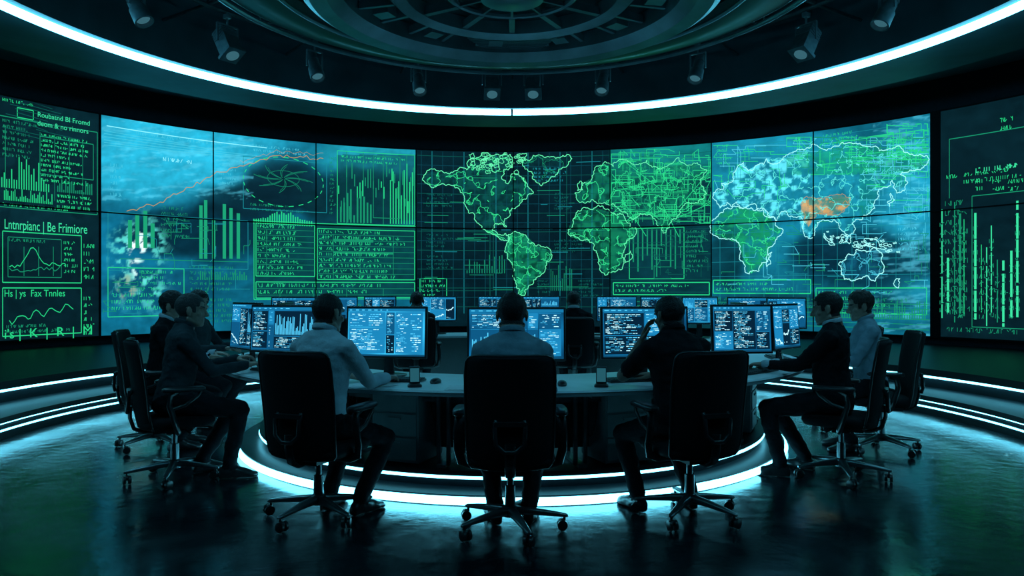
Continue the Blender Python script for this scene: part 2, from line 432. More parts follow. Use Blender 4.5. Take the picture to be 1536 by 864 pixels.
ISL = [[(1236,350),(1246,358),(1252,368),(1246,368),(1238,358)],[(1262,352),(1276,354),(1274,366),(1264,364)],[(1296,360),(1318,364),(1330,372),(1312,372),(1300,368)],[(1336,290),(1342,300),(1334,310),(1331,304)],[(1150,385),(1158,378),(1156,396),(1150,400)],[(938,382),(946,376),(944,392),(938,394)],[(1340,425),(1350,418),(1348,432)],[(866,278),(872,272),(872,284),(866,286)],[(735,246),(748,244),(750,254),(738,256)],[(775,232),(790,230),(788,238)]]
AFR2 = [((x-852)*1.04+1066, (y-345)*1.0+343) for x, y in AFR]

def screen_grid(name, u0, u1, parent, nu, kind):
    p0, p1 = sheet(u0, 300), sheet(u1, 300)
    b0, b1 = atan2(p0[0], p0[1]-CY), atan2(p1[0], p1[1]-CY)
    nv = 160
    B, Z = np.meshgrid(np.linspace(b0, b1, nu), np.linspace(ZB, ZT, nv), indexing='ij')
    X = RW*np.sin(B); Y = CY+RW*np.cos(B)
    U = 768+FP*X/Y; Vv = 435-(Z-EYE)*FP/Y
    C = np.zeros(X.shape+(3,))
    def setc(mask, col, w=1.0):
        w = np.clip(mask*w, 0, 1)[..., None]; C[:] = C*(1-w)+np.array(col)*w
    def blob(cx, cy, rx, ry, p=2.0, ns=0.5, sd=3):
        d = ((U-cx)/rx)**2+((Vv-cy)/ry)**2+(fbm(U, Vv, 40, sd)-0.5)*ns*2
        return 1/(1+np.exp(np.clip((d-1)*4*p/2, -50, 50)))
    N1 = fbm(U, Vv, 60, 11); N2 = fbm(U, Vv*2.2, 25, 21); N3 = fbm(U, Vv, 8, 31); N4 = fbm(U*0.5+Vv, Vv*3, 14, 41)
    C[:] = srgb((3, 24, 31))
    if kind == 'side':
        C[:] = srgb((4, 25, 32)); setc(blob(60, 250, 100, 120), srgb((5, 36, 44)), 0.7)
        setc((N1 > 0.52)*1.0, srgb((3, 19, 26)), 0.6)
    else:
        LL = (U < 624)
        setc(LL*1.0, srgb((8, 84, 108)))
        setc(blob(240, 225, 180, 72), srgb((34, 162, 194)), 0.92*LL)
        setc(blob(560, 235, 90, 30), srgb((26, 142, 162)), 0.85*LL)
        setc(blob(190, 400, 80, 80), srgb((10, 106, 140)), 0.85*LL)
        setc(blob(310, 350, 130, 42, 3), srgb((3, 32, 46)), 0.96*LL)
        setc(blob(240, 430, 90, 30, 3), srgb((6, 62, 86)), 0.8*LL)
        setc(blob(425, 275, 62, 40, 3, 0.3), srgb((4, 27, 38)), 0.97*LL)
        setc(blob(400, 300, 110, 26, 3, .6), srgb((4, 27, 38)), 0.92*LL)
        setc(blob(540, 300, 90, 50, 3), srgb((4, 36, 44)), 0.92*LL)
        setc(((U > 380) & LL & (Vv > 338) & (Vv < 446))*1.0, srgb((4, 52, 54)), 0.92)
        setc(((U > 505) & LL & (Vv > 232) & (Vv < 330))*1.0, srgb((4, 44, 48)), 0.6)
        wm = (U > 160)
        setc(blob(207, 395, 38, 62, 2, 1.4), srgb((80, 200, 190)), np.clip((N3-0.52)*9, 0, 1)*0.8*wm)
        setc(blob(190, 430, 14, 18, 2, 1.5, 8), srgb((150, 130, 80)), np.clip((N3-0.55)*7, 0, 1)*0.5*wm)
        setc(blob(207, 385, 12, 36, 2, 2.0, 9), srgb((215, 240, 240)), np.clip((N3-0.50)*12, 0, 1)*0.9)
        mid = ((U >= 624) & (U < 915))*1.0
        setc(mid, srgb((2, 19, 27))); setc(mid*(N1 > 0.5), srgb((3, 27, 35)), 0.6)
        R1 = ((U >= 915) & (U < 1067))*1.0
        setc(R1, srgb((4, 44, 52))); setc(R1*blob(990, 235, 90, 30), srgb((14, 122, 124)), 0.8)
        R2 = (U >= 1067)*1.0
        setc(R2, srgb((8, 84, 106)))
        setc(R2*blob(1150, 300, 130, 110), srgb((14, 112, 138)), 0.9)
        setc(R2*blob(1370, 320, 50, 130), srgb((26, 140, 170)), 0.88)
        setc(R2*blob(1200, 222, 100, 24), srgb((20, 132, 160)), 0.8)
        setc(R2*blob(1300, 390, 120, 45, 3), srgb((3, 34, 50)), 0.92)
        setc(R2*blob(1230, 375, 45, 30, 3), srgb((4, 38, 54)), 0.88)
        setc(R2*blob(1090, 385, 30, 50, 3), srgb((3, 36, 44)), 0.88)
        setc(R2*blob(1210, 455, 160, 16, 3), srgb((4, 44, 54)), 0.8)
        for pl, c1, w in ((NAM, (5, 60, 56), .85), (GRN, (4, 38, 42), .8), (SAM, (10, 106, 74), .85), (AFR, (10, 98, 70), .85), (EUR, (8, 94, 72), .75), (AFR2, (14, 124, 86), .9), (EUR2, (20, 124, 148), .9), (AUS, (10, 70, 94), .7)):
            ip = inpoly(U, Vv, pl); setc(ip*1.0, srgb(c1), w*(0.4+0.8*np.clip((N3-0.38)*5, 0, 1)))
        E2 = inpoly(U, Vv, EUR2)
        setc(E2*np.clip((N3-0.48)*9, 0, 1), srgb((90, 215, 230)), 0.75*(U < 1215))
        setc((E2 & (U > 1290))*1.0, srgb((12, 112, 112)), 0.75)
        setc((E2 & (Vv < 262) & (U > 1180))*1.0, srgb((14, 132, 96)), 0.7*np.clip((N3-0.3)*4, 0.2, 1))
        ip = inpoly(U, Vv, ORG); setc(ip*1.0, srgb((80, 128, 104)), 0.75); setc(ip*np.clip((N3-0.5)*9, 0, 1), srgb((186, 138, 80)), 0.8)
        setc(np.clip((N4-0.56)*8, 0, 1)*(LL*(U > 152)*(Vv < 300)*(U < 380)+R2*(U > 1310)), srgb((80, 190, 216)), 0.35)
    C *= (0.66+0.68*N2)[..., None]
    C *= (0.78+0.44*N3)[..., None]
    verts = np.stack([X, Y, Z], -1).reshape(-1, 3)
    I = np.arange(nu*nv).reshape(nu, nv)
    q = np.stack([I[:-1, :-1], I[:-1, 1:], I[1:, 1:], I[1:, :-1]], -1).reshape(-1, 4)
    me = bpy.data.meshes.new(name)
    me.vertices.add(len(verts)); me.vertices.foreach_set('co', verts.ravel())
    me.loops.add(q.size); me.loops.foreach_set('vertex_index', q.ravel())
    me.polygons.add(len(q)); me.polygons.foreach_set('loop_start', np.arange(0, q.size, 4)); 
    me.update(calc_edges=True)
    at = me.color_attributes.new('Col', 'FLOAT_COLOR', 'POINT')
    c4 = np.ones((len(verts), 4)); c4[:, :3] = C.reshape(-1, 3); at.data.foreach_set('color', c4.ravel())
    me.materials.append(M['screen'])
    return add_obj(name, me, parent)

vw = empty('video_wall')
screen_grid('display_main', 152, 1395, vw, 700, 'main')
screen_grid('display_side_l', -190, 148, vw, 100, 'side')
screen_grid('display_side_r', 1411, 1730, vw, 100, 'side')
b0 = atan2(sheet(-200, 300)[0], sheet(-200, 300)[1]-CY)
lathe('display_housing', [(9.06, ZB-0.03), (9.06, ZT+0.03), (9.115, ZT+0.03), (9.115, ZB-0.03)], M['seam'], vw, a0=pi+b0, a1=pi-b0, closed=True, seg=140)

class Gfx:
    def __init__(s): s.v = []; s.f = []; s.c = []
    def quad(s, pts, col, layer=0):
        b = len(s.v); r = RW-0.006-0.003*layer
        for u, v in pts: s.v.append(sheet(u, min(488.5, max(228.8, v)), r)); s.c.append(col)
        s.f.append((b, b+1, b+2, b+3))
    def line(s, pts, w, col, layer=1):
        for (x0, y0), (x1, y1) in zip(pts[:-1], pts[1:]):
            L = math.hypot(x1-x0, y1-y0)
            if L < 0.05: continue
            n = max(1, int(L/18)); nx, ny = -(y1-y0)/L*w/2, (x1-x0)/L*w/2
            for i in range(n):
                a, b = i/n, (i+1)/n
                ax, ay, bx, by = x0+(x1-x0)*a, y0+(y1-y0)*a, x0+(x1-x0)*b, y0+(y1-y0)*b
                s.quad([(ax-nx, ay-ny), (bx-nx, by-ny), (bx+nx, by+ny), (ax+nx, ay+ny)], col, layer)
    def rect(s, x0, y0, x1, y1, w, col, layer=1): s.line([(x0, y0), (x1, y0), (x1, y1), (x0, y1), (x0, y0)], w, col, layer)
    def fill(s, x0, y0, x1, y1, col, layer=0):
        n = max(1, int((x1-x0)/18))
        for i in range(n):
            a, b = x0+(x1-x0)*i/n, x0+(x1-x0)*(i+1)/n
            s.quad([(a, y0), (b, y0), (b, y1), (a, y1)], col, layer)
    def text(s, x0, y0, x1, y1, row, col, fillr=0.8, layer=1, w=0.7):
        y = y0
        while y+row*0.6 < y1:
            x = x0; lim = x0+(x1-x0)*random.uniform(fillr*0.6, 1.0); h = row*0.5
            while x < lim:
                for k in range(random.randint(2, 8)):
                    if x > lim: break
                    gw = h*0.55; t = random.random()
                    if t < 0.5: s.line([(x, y), (x, y+h)], w, col, layer)
                    if t > 0.3: s.line([(x, y+h*random.choice((0, .5, 1))), (x+gw, y+h*random.choice((0, .5, 1)))], w, col, layer)
                    if t > 0.75: s.line([(x+gw, y), (x+gw, y+h)], w, col, layer)
                    x += gw*1.5
                x += h*1.1
            y += row
    def bars(s, x0, yb, x1, hmax, n, col, fn=None, layer=1, fillw=0.55):
        for i in range(n):
            h = hmax*(fn(i/n) if fn else random.uniform(0.15, 1)); w = (x1-x0)/n
            s.fill(x0+w*i, yb-h, x0+w*(i+fillw), yb, col, layer)
    def obj(s, name, mat, parent):
        me = mk_mesh(name, s.v, s.f, [mat])
        at = me.color_attributes.new('Col', 'FLOAT_COLOR', 'POINT')
        c4 = np.ones((len(s.v), 4)); c4[:, :3] = np.array(s.c); at.data.foreach_set('color', c4.ravel())
        return add_obj(name, me, parent)

G1, G2, G3 = srgb((32, 186, 116)), srgb((18, 124, 90)), srgb((8, 76, 68))
T1, T2, C1, C2, O1 = srgb((20, 120, 130)), srgb((8, 60, 72)), srgb((130, 220, 234)), srgb((64, 176, 198)), srgb((165, 130, 80))
gx = Gfx()
def S(u, pv): return (u, sheet_v(u, pv))
def SP(pts): return [S(*p) for p in pts]

def land(poly, col, w, ncross, bcol, bw=0.55):
    rp = rough_poly(poly, 4, 0.28)
    gx.line(SP(rp+[rp[0]]), w, col, 3)
    xs = [p[0] for p in poly]; ys = [p[1] for p in poly]; pts = []
    tries = 0
    while len(pts) < ncross and tries < ncross*12:
        tries += 1
        p = (random.uniform(min(xs), max(xs)), random.uniform(min(ys), max(ys)))
        if inpoly(np.array([p[0]]), np.array([p[1]]), poly)[0]: pts.append(p)
    for i, p in enumerate(pts):
        ds = sorted(range(len(pts)), key=lambda j: (pts[j][0]-p[0])**2+(pts[j][1]-p[1])**2)[1:4]
        for j in ds[:random.choice((1, 2, 2, 3))]:
            gx.line(SP(rough_poly([p, pts[j]], 3, 0.3, False)), bw, bcol, 2)
LG = srgb((92, 224, 160)); LC = srgb((150, 234, 230)); LB = srgb((46, 206, 128))
land(NAM, LG, 1.0, 150, LB); land(GRN, LG, 1.0, 14, G2); land(SAM, LG, 1.0, 70, LB); land(AFR, LG, 1.0, 96, LB)
land(EUR, LG, 0.9, 170, LB); land(AFR2, LC, 1.0, 96, LB); land(EUR2, LC, 0.9, 330, srgb((80, 210, 200)), 0.55); land(ORG, O1, 0.6, 18, O1); land(AUS, LC, 1.1, 16, C2)
for q in ISL: land(q, LC if q[0][0] > 1000 else LG, 0.9, 0, G1)
for i in range(44):
    x, y = random.uniform(700, 780), random.uniform(230, 258); s_ = random.uniform(2, 7)
    land([(x, y), (x+s_, y-s_*.4), (x+s_*1.3, y+s_*.4), (x+.3*s_, y+s_*.6)], LG, 0.8, 0, G1)
for i in range(34):
    x = random.uniform(1222, 1345); y = 350+(x-1222)*0.14+random.uniform(-8, 12); s_ = random.uniform(2, 5)
    land([(x, y), (x+s_*1.3, y-s_*.3), (x+s_*1.6, y+s_*.4), (x+.3*s_, y+s_*.5)], LC, 0.7, 0, G1)

# --- middle panel grid
for x in range(632, 915, 16): gx.line([(x, 229), (x, 470)], 0.7, T2 if x % 3 else T1, 1)
for y in range(236, 470, 14): gx.line([(626, y), (914, y)], 0.7, T2 if y % 4 else G3, 1)
for x in (735, 850): gx.line([(x, 229), (x, 470)], 0.9, G3, 1)
gx.bars(700, 410, 760, 30, 16, G2, None, 1, 0.3); gx.bars(826, 436, 860, 40, 12, G2, None, 1, 0.3)
gx.text(800, 252, 850, 276, 6, T1); gx.rect(632, 346, 740, 436, 0.8, G3)
gx.text(632, 420, 668, 446, 7, G1); gx.rect(630, 418, 670, 470, 1.0, G1)
for (a, b, c, d) in ((640, 292, 684, 316), (640, 352, 694, 372), (832, 290, 858, 318), (832, 360, 880, 384), (640, 384, 680, 408), (806, 420, 826, 440), (868, 420, 908, 446)): gx.text(a, b, c, d, 5.5, G3, w=0.7)
for i in range(40):
    y = random.uniform(240, 440); x = random.uniform(630, 880); gx.line([(x, y), (x+random.uniform(8, 40), y)], 0.8, random.choice((T1, G2)), 1)

def circuit(x0, y0, x1, y1, n, cols, w=0.8):
    for i in range(n):
        x, y = random.uniform(x0, x1), random.uniform(y0, y1); p = [(x, y)]
        for k in range(random.randint(2, 5)):
            if random.random() < 0.5: x = min(x1, max(x0, x+random.uniform(-30, 30)))
            else: y = min(y1, max(y0, y+random.uniform(-20, 20)))
            p.append((x, y))
            if random.random() < 0.25:
                x2, y2 = min(x1, max(x0, x+random.uniform(-12, 12))), min(y1, max(y0, y+random.uniform(-12, 12))); x, y = x2, y2; p.append((x, y))
        gx.line(SP(p), w, random.choice(cols), 2)
circuit(917, 224, 1066, 335, 170, (G1, G1, G2)); circuit(1180, 206, 1393, 262, 100, (G1, G1, C2, G2)); circuit(1330, 186, 1393, 240, 40, (G1, G1)); circuit(1070, 218, 1180, 300, 40, (C2, T1, G1))
circuit(1070, 300, 1393, 440, 70, (T1, C2, G2), 0.7); circuit(1300, 205, 1393, 330, 60, (G1, C2), 0.7); circuit(155, 330, 375, 470, 30, (T1, G2), 0.7); circuit(950, 345, 1062, 418, 24, (G2, G3), 0.8)
for k in range(8):
    cx, cy = random.uniform(940, 1050), random.uniform(240, 330); a0 = random.uniform(0, 6)
    gx.line(SP([(min(1065, max(918, cx+random.uniform(10, 60)*cos(a0))), cy+30*sin(a0)), (min(1065, max(918, cx-50*cos(a0))), cy-30*sin(a0))]), 0.9, G1, 2)
for x in range(950, 1026, 7): gx.line(SP([(x, 344), (x, 344+random.uniform(20, 75))]), 2.0, G2, 1)
gx.rect(944, sheet_v(985, 342), 1026, sheet_v(985, 418), 1.0, G1)
gx.text(1030, 350, 1062, 416, 7, G2)
gx.rect(920, sheet_v(940, 424), 1064, sheet_v(940, 442), 1.4, G1); gx.text(924, sheet_v(940, 427), 1060, sheet_v(940, 441), 7, G1)
gx.rect(1070, sheet_v(1130, 420), 1216, sheet_v(1130, 440), 1.4, G1); gx.text(1074, sheet_v(1130, 424), 1212, sheet_v(1130, 438), 7, G1)
gx.rect(1224, sheet_v(1300, 432), 1390, sheet_v(1300, 470), 1.2, G1); gx.text(1228, sheet_v(1300, 436), 1386, sheet_v(1300, 468), 8, G1)
gx.text(1075, sheet_v(1100, 446), 1380, sheet_v(1300, 478), 8, G2); gx.bars(1240, sheet_v(1300, 478), 1390, 26, 40, G2, None, 1, 0.4)
for x in range(1080, 1395, 22): gx.line([(x, sheet_v(x, 215)), (x, sheet_v(x, 480))], 0.5, T1, 1)
for v in range(236, 480, 20): gx.line([(1068, v), (1394, v)], 0.5, T1, 1)
for v in range(240, 440, 18): gx.line([(916, v), (1066, v)], 0.6, G3, 1)
gx.rect(1230, sheet_v(1310, 206), 1386, sheet_v(1310, 238), 1.0, G1)
gx.rect(1300, sheet_v(1340, 200), 1340, sheet_v(1340, 226), 1.0, G1)
gx.text(1348, 360, 1390, 392, 6, C2, w=0.6); gx.text(1075, 232, 1098, 262, 6, G1, w=0.6); gx.text(1235, 234, 1290, 250, 6, G1, w=0.6)
for v in range(452, 486, 6): gx.line([(916, v), (1394, v)], 0.8, G2, 1)

# --- left blue analytics panels
for k in range(6): gx.line([(156, 246+k*3.4+random.random()), (340+random.uniform(-80, 60), 248+k*2.4)], 0.6, C2, 1)
gx.line([(160, 240), (400, 241)], 0.9, C1, 1)
gx.text(205, sheet_v(250, 204), 340, sheet_v(250, 216), 7, C2, w=0.5); gx.text(245, sheet_v(280, 240), 312, sheet_v(280, 252), 9, C1, w=0.7)
gx.text(330, 262, 362, 300, 6, C2, w=0.5); gx.text(495, 246, 503, 330, 6, G2, w=0.6); gx.text(166, 284, 186, 330, 7, C2, w=0.5); gx.text(242, 330, 292, 372, 7, G2, w=0.6)
gx.text(380, 238, 470, 250, 6, C2, w=0.5); gx.text(376, 318, 470, 330, 6, G2, w=0.6); gx.text(285, 404, 372, 440, 7, G2, w=0.7); gx.text(285, 446, 372, 480, 7, G2, w=0.7)
op = []; x = 190.0; y = 318.0
while x < 420: op.append((x, y+random.uniform(-3, 3))); x += 5; y -= (78/46.0)*(1.5 if 240 < x < 330 else 0.85)
while x < 490: op.append((x, y+random.uniform(-3, 3))); x += 5; y += 0.4
gx.line(SP(op), 0.8, O1, 3); gx.line(SP([(a, b-7+random.uniform(-2, 2)) for a, b in op[34:]]), 0.4, O1, 3)
el = [(425+60*cos(t*pi/24), sheet_v(425, 273)+34*sin(t*pi/24)) for t in range(49)]
for i in range(0, 48, 2): gx.line(el[i:i+2], 1.1, G1, 2)
DG = srgb((16, 110, 84))
gx.line([(425+24*cos(t*pi/16), sheet_v(425, 268)+11*sin(t*pi/16)) for t in range(33)], 0.7, DG, 2)
for k in range(8):
    a = k*2*pi/8+0.3
    gx.line([(425+rr*cos(a+rr*0.014), sheet_v(425, 268)+rr*0.45*sin(a+rr*0.014)) for rr in range(3, 46, 6)], 0.9, DG, 2)
    gx.line([(425+rr*cos(a+0.16+rr*0.012), sheet_v(425, 268)+rr*0.45*sin(a+0.16+rr*0.012)) for rr in range(8, 44, 6)], 0.6, DG, 2)
gx.rect(365, sheet_v(425, 240), 490, sheet_v(425, 316), 0.9, T1)
for x, t in ((192, 330), (203, 322), (215, 316), (226, 335), (299, 308), (306, 300), (318, 330), (334, 306), (344, 312), (355, 320)):
    gx.fill(x, sheet_v(x, t), x+(6 if x < 290 else 5), sheet_v(x, 388 if x > 290 else 372), srgb((22, 140, 100)), 1)
gx.line([(180, sheet_v(250, 390)), (372, sheet_v(250, 390))], 0.9, G2)
gx.rect(162, sheet_v(220, 322), 372, sheet_v(250, 402), 0.8, T1)
gx.bars(380, sheet_v(430, 338), 470, 22, 26, G1, lambda t: 0.3+0.7*math.exp(-((t-0.5)/0.25)**2)*random.uniform(0.5, 1), 1, 0.5)
gx.bars(300, sheet_v(330, 420), 372, 14, 22, G2, None, 1, 0.5)
gx.rect(162, sheet_v(200, 402), 276, sheet_v(220, 474), 1.0, G1); gx.text(168, sheet_v(200, 440), 270, sheet_v(220, 472), 8, G1)
gx.text(210, sheet_v(240, 406), 272, sheet_v(240, 440), 7, G1, w=0.6)
for x in range(508, 622, 4):
    y0_ = random.uniform(250, 315); gx.line([(x, y0_), (x, y0_+random.uniform(6, 30))], 1.4, random.choice((G1, G2, G2)), 1)
gx.bars(510, 338, 560, 50, 10, G2, None, 1, 0.5); gx.bars(585, 338, 622, 90, 9, G1, lambda t: random.uniform(0.4, 1), 1, 0.35)
gx.text(512, 242, 618, 256, 6, G1, w=0.6); gx.rect(506, 236, 622, 340, 0.9, G1); gx.rect(560, 240, 600, 330, 0.9, G2)
for x in (520, 545, 575, 610): gx.line([(x, 236), (x, 340)], 0.8, G2)
def table(x0, y0, x1, y1, row, cols):
    gx.rect(x0, y0, x1, y1, 1.1, G1)
    y = y0+row; 
    while y < y1-1: gx.line([(x0, y), (x1, y)], 0.6, G2); y += row
    for c in cols: gx.line([(c, y0+row), (c, y1)], 0.7, G2)
    gx.text(x0+3, y0+row*0.25, x1-4, y1, row, G1, 0.95, w=0.75)
table(384, 344, 472, 416, 8, (400,)); table(476, 348, 622, 420, 8, (500, 540, 590))
table(384, 424, 622, 446, 9, (420, 470, 520, 575)); gx.rect(381, 341, 624, 448, 1.0, G1)
gx.fill(500, 362, 560, 366, G2); gx.fill(500, 380, 590, 383, G2)
gx.text(385, 455, 620, 484, 8, G2)

# --- side displays
def words(txt, u, pv, size, col, su=1.0):
    cu = bpy.data.curves.new('t', 'FONT'); cu.body = txt; cu.size = 1.0
    o = bpy.data.objects.new('t', cu); COL.objects.link(o)
    dg = bpy.context.evaluated_depsgraph_get(); me = bpy.data.meshes.new_from_object(o.evaluated_get(dg))
    b = len(gx.v); r = RW-0.014
    for v in me.vertices:
        gx.v.append(sheet(u+v.co.x*size*su, sheet_v(u, pv)-v.co.y*size*0.72, r)); gx.c.append(col)
    for p in me.polygons: gx.f.append(tuple(b+i for i in p.vertices))
    bpy.data.objects.remove(o); bpy.data.curves.remove(cu)
SG = srgb((50, 198, 140))
words('Lntnrpianc | Be Frimiore', 6, 343, 21, SG, 0.60); words('Hs | ys  Fax Tnnles', 6, 445, 15, G1, 0.8); words("i's |  K  |  R  |  M", 6, 508, 20, G1, 1.0)
words('Roubatnd BI Fromd', 56, 175, 11, SG, 0.9); words('deom & no rinnors', 56, 188, 11, SG, 0.9)
U0 = 70
gx.rect(-60, sheet_v(U0, 186), 146, sheet_v(U0, 316), 1.0, G2); gx.rect(26, sheet_v(U0, 170), 50, sheet_v(U0, 184), 1.0, G1)
gx.text(62, sheet_v(U0, 202), 138, sheet_v(U0, 276), 5.5, G1, w=0.8); gx.rect(60, sheet_v(U0, 206), 140, sheet_v(U0, 262), 0.9, G2)
gx.text(4, sheet_v(U0, 152), 52, sheet_v(U0, 168), 6, G1, w=0.7); gx.text(4, sheet_v(U0, 190), 56, sheet_v(U0, 246), 6, G2, w=0.7); gx.text(4, sheet_v(U0, 310), 140, sheet_v(U0, 322), 6, G1)
gx.bars(2, sheet_v(U0, 288), 76, 36, 20, G1, None, 1, 0.4); gx.bars(6, sheet_v(U0, 306), 80, 14, 28, G1, None, 1, 0.45); gx.bars(86, sheet_v(U0, 286), 140, 16, 18, G2, None, 1, 0.45)
gx.text(86, sheet_v(U0, 290), 142, sheet_v(U0, 312), 6, G1, w=0.8)
for x in (60, 82, 104, 124): gx.line([(x, sheet_v(U0, 200)), (x, sheet_v(U0, 300))], 0.6, G2)
for k in range(12): gx.line([(random.uniform(2, 60), sheet_v(U0, 152+k*5)), (random.uniform(70, 146), sheet_v(U0, 157+k*5))], 0.7, G3)
gx.line([(8, sheet_v(U0, 200)), (8, sheet_v(U0, 290))], 0.9, G2)
gx.rect(4, sheet_v(60, 350), 122, sheet_v(60, 424), 1.1, G1); gx.rect(12, sheet_v(60, 358), 92, sheet_v(60, 416), 0.8, G2)
gx.line(SP([(14+i*4, 398-24*math.exp(-((i-9)/3.2)**2)+random.uniform(-4, 4)) for i in range(22)]), 0.9, G1)
for x in (36, 58, 80): gx.line(SP([(x, 370), (x, 414)]), 0.8, G2)
gx.line(SP([(x, 408-random.uniform(0, 8)) for x in range(14, 92, 4)]), 0.9, G2)
gx.text(14, sheet_v(60, 360), 90, sheet_v(60, 370), 6, G2, w=0.7); gx.text(96, sheet_v(60, 360), 120, sheet_v(60, 418), 6.5, G1, w=0.7)
gx.rect(4, sheet_v(60, 432), 122, sheet_v(60, 502), 1.1, G1)
gx.line(SP([(14+i*4, 482-22*(i/24)**0.8+5*sin(i*1.1)+random.uniform(-2, 2)) for i in range(25)]), 0.9, G1)
gx.text(10, sheet_v(60, 486), 118, sheet_v(60, 500), 6, G2, w=0.7)
gx.text(126, sheet_v(130, 366), 144, sheet_v(130, 424), 9, G1); gx.text(126, sheet_v(130, 445), 144, sheet_v(130, 504), 8, G1)
gx.text(-150, 250, -10, 470, 12, G2); gx.bars(-160, 360, -20, 60, 24, G2)
gx.line([(1424, sheet_v(1480, 200)), (1560, sheet_v(1480, 200))], 1.0, G2); gx.line([(1424, sheet_v(1480, 200)), (1424, sheet_v(1480, 292))], 0.9, G2)
gx.text(1500, sheet_v(1510, 176), 1530, sheet_v(1510, 196), 9, G1); gx.text(1464, sheet_v(1500, 248), 1534, sheet_v(1500, 260), 9, SG, w=1.1)
gx.text(1420, sheet_v(1430, 262), 1442, sheet_v(1430, 276), 8, G1); gx.text(1446, sheet_v(1460, 258), 1534, sheet_v(1500, 280), 8, G1)
for i, x in enumerate((1413, 1422, 1432, 1440, 1446, 1463, 1472, 1480, 1487, 1496, 1505, 1517, 1526, 1540, 1552, 1566, 1580, 1600, 1620)):
    y0_ = random.uniform(285, 400); y1_ = random.uniform(460, 495); w_ = random.choice((1.0, 1.6, 3.4)); cc = random.choice((G1, G2, SG)); yy = y0_
    while yy < y1_:
        L = random.uniform(8, 40); gx.line(SP([(x, yy), (x, min(yy+L, y1_))]), w_, cc, 1); yy += L+random.choice((1.5, 2, 5))
    gx.text(x-3, sheet_v(x, y0_+20), x+5, sheet_v(x, 480), 9, G2, w=0.8)
gx.text(1418, sheet_v(1440, 300), 1456, sheet_v(1440, 480), 11, G2); gx.rect(1458, sheet_v(1500, 290), 1560, sheet_v(1500, 492), 0.9, G2)
for x in (1463, 1489, 1512): gx.text(x, sheet_v(x, 270), x+22, sheet_v(x, 290), 8, G1)
gx.text(1420, sheet_v(1450, 492), 1560, sheet_v(1450, 506), 9, G2)
gx.obj('screen_graphics', M['gfx'], vw)
print('gfx faces', len(gx.f))

g = Geo()
for u in (320, 474, 624, 770, 915, 1067, 1220):
    x, y, _ = sheet(u, 300, RW-0.024); a = atan2(x, y-CY)
    g.box((x, y, (ZT+ZB)/2), (0.011, 0.004, (ZT-ZB)/2), Matrix.Rotation(-a, 3, 'Z'))
add_obj('panel_seams', g.mesh('panel_seams', M['seam']), vw)
lathe('panel_seam_horizontal', [(RW-0.028, ZS-0.012), (RW-0.028, ZS+0.012), (RW-0.02, ZS+0.012), (RW-0.02, ZS-0.012)], M['seam'], vw, a0=pi+b0, a1=pi-b0, closed=True, seg=140)

# ------------------------------------------------------------------ desks
def rad_desk(name, r0, r1, d0, d1, z=0.74):
    e = empty(name)
    lathe('desk_top', [(r0, z-0.012), (r0+0.006, z), (r1-0.006, z), (r1, z-0.012)], M['desk'], e, a0=radians(d0), a1=radians(d1), seg=90, closed=True)
    lathe('desk_edge', [(r0+0.004, z-0.036), (r0+0.004, z-0.0125), (r1-0.004, z-0.0125), (r1-0.004, z-0.036)], M['deskedge'], e, a0=radians(d0), a1=radians(d1), seg=90, closed=True)
    return e
dk = rad_desk('curved_control_desk', 1.72, 2.60, -104, 104)
lathe('modesty_panel', [(1.95, 0.26), (1.95, 0.70), (1.965, 0.70), (1.965, 0.26)], M['deskpanel'], dk, a0=radians(-102), a1=radians(102), seg=80, closed=True)
lathe('cable_tray', [(2.0, 0.60), (2.0, 0.61), (2.14, 0.61), (2.14, 0.66), (2.15, 0.66), (2.15, 0.60)], M['truss'], dk, a0=radians(-100), a1=radians(100), seg=80, closed=True)
g = Geo()
for d in (-101, -78, -52, -33, -12, 12, 33, 52, 78, 101):
    for dd in (-0.9, 0.9):
        g.capsule(pol(2.18, d+dd, 0.70), pol(2.18, d+dd, 0.20), 0.016, 0.016, 8)
        g.capsule(pol(1.8, d+dd, 0.70), pol(1.8, d+dd, 0.20), 0.016, 0.016, 8)
    g.box(pol(2.0, d, 0.192), (0.03, 0.24, 0.01), Matrix.Rotation(radians(d), 3, 'Z'))
    g.box(pol(2.12, d, 0.69), (0.03, 0.40, 0.012), Matrix.Rotation(radians(d), 3, 'Z'))
add_obj('desk_legs', g.mesh('desk_legs', M['chrome']), dk)
for d in (-42, -21, 21, 42, 66, -66):
    c = pol(2.02, d, 0.445); o = box('drawer_pedestal', (0.36, 0.36, 0.51), c, M['deskedge'], dk, 0.01, (0, 0, radians(d)))
    g = Geo()
    for k in range(3): g.box((0, -0.185, -0.16+0.16*k), (0.165, 0.004, 0.072)); g.box((0, -0.194, -0.12+0.16*k), (0.05, 0.006, 0.006))
    add_obj('drawer_fronts', g.mesh('drawer_fronts', M['deskedge']), dk, c, (0, 0, radians(d)))
g = Geo()
for i in range(22):
    d = random.uniform(-60, 60); d2 = d+random.uniform(-9, 9); s_ = random.uniform(0.12, 0.3)
    p0, p1 = pol(2.06, d, 0.63), pol(2.1, d2, 0.63)
    pts = [p0.lerp(p1, t/10)+Vector((0, 0, -s_*4*(t/10)*(1-t/10)))+(pol(1, (d+d2)/2)-Vector((0, CY, 0)))*0.05*sin(pi*t/10) for t in range(11)]
    g.tube(pts, 0.005, 6)
for d in (-26, -25, 4, 5, 27): 
    pts = [pol(2.1+0.03*sin(t), d+0.4*sin(t*2), 0.62-0.045*t) for t in range(10)]; g.tube(pts, 0.006, 6)
add_obj('hanging_cables', g.mesh('hanging_cables', M['plastic']), dk)

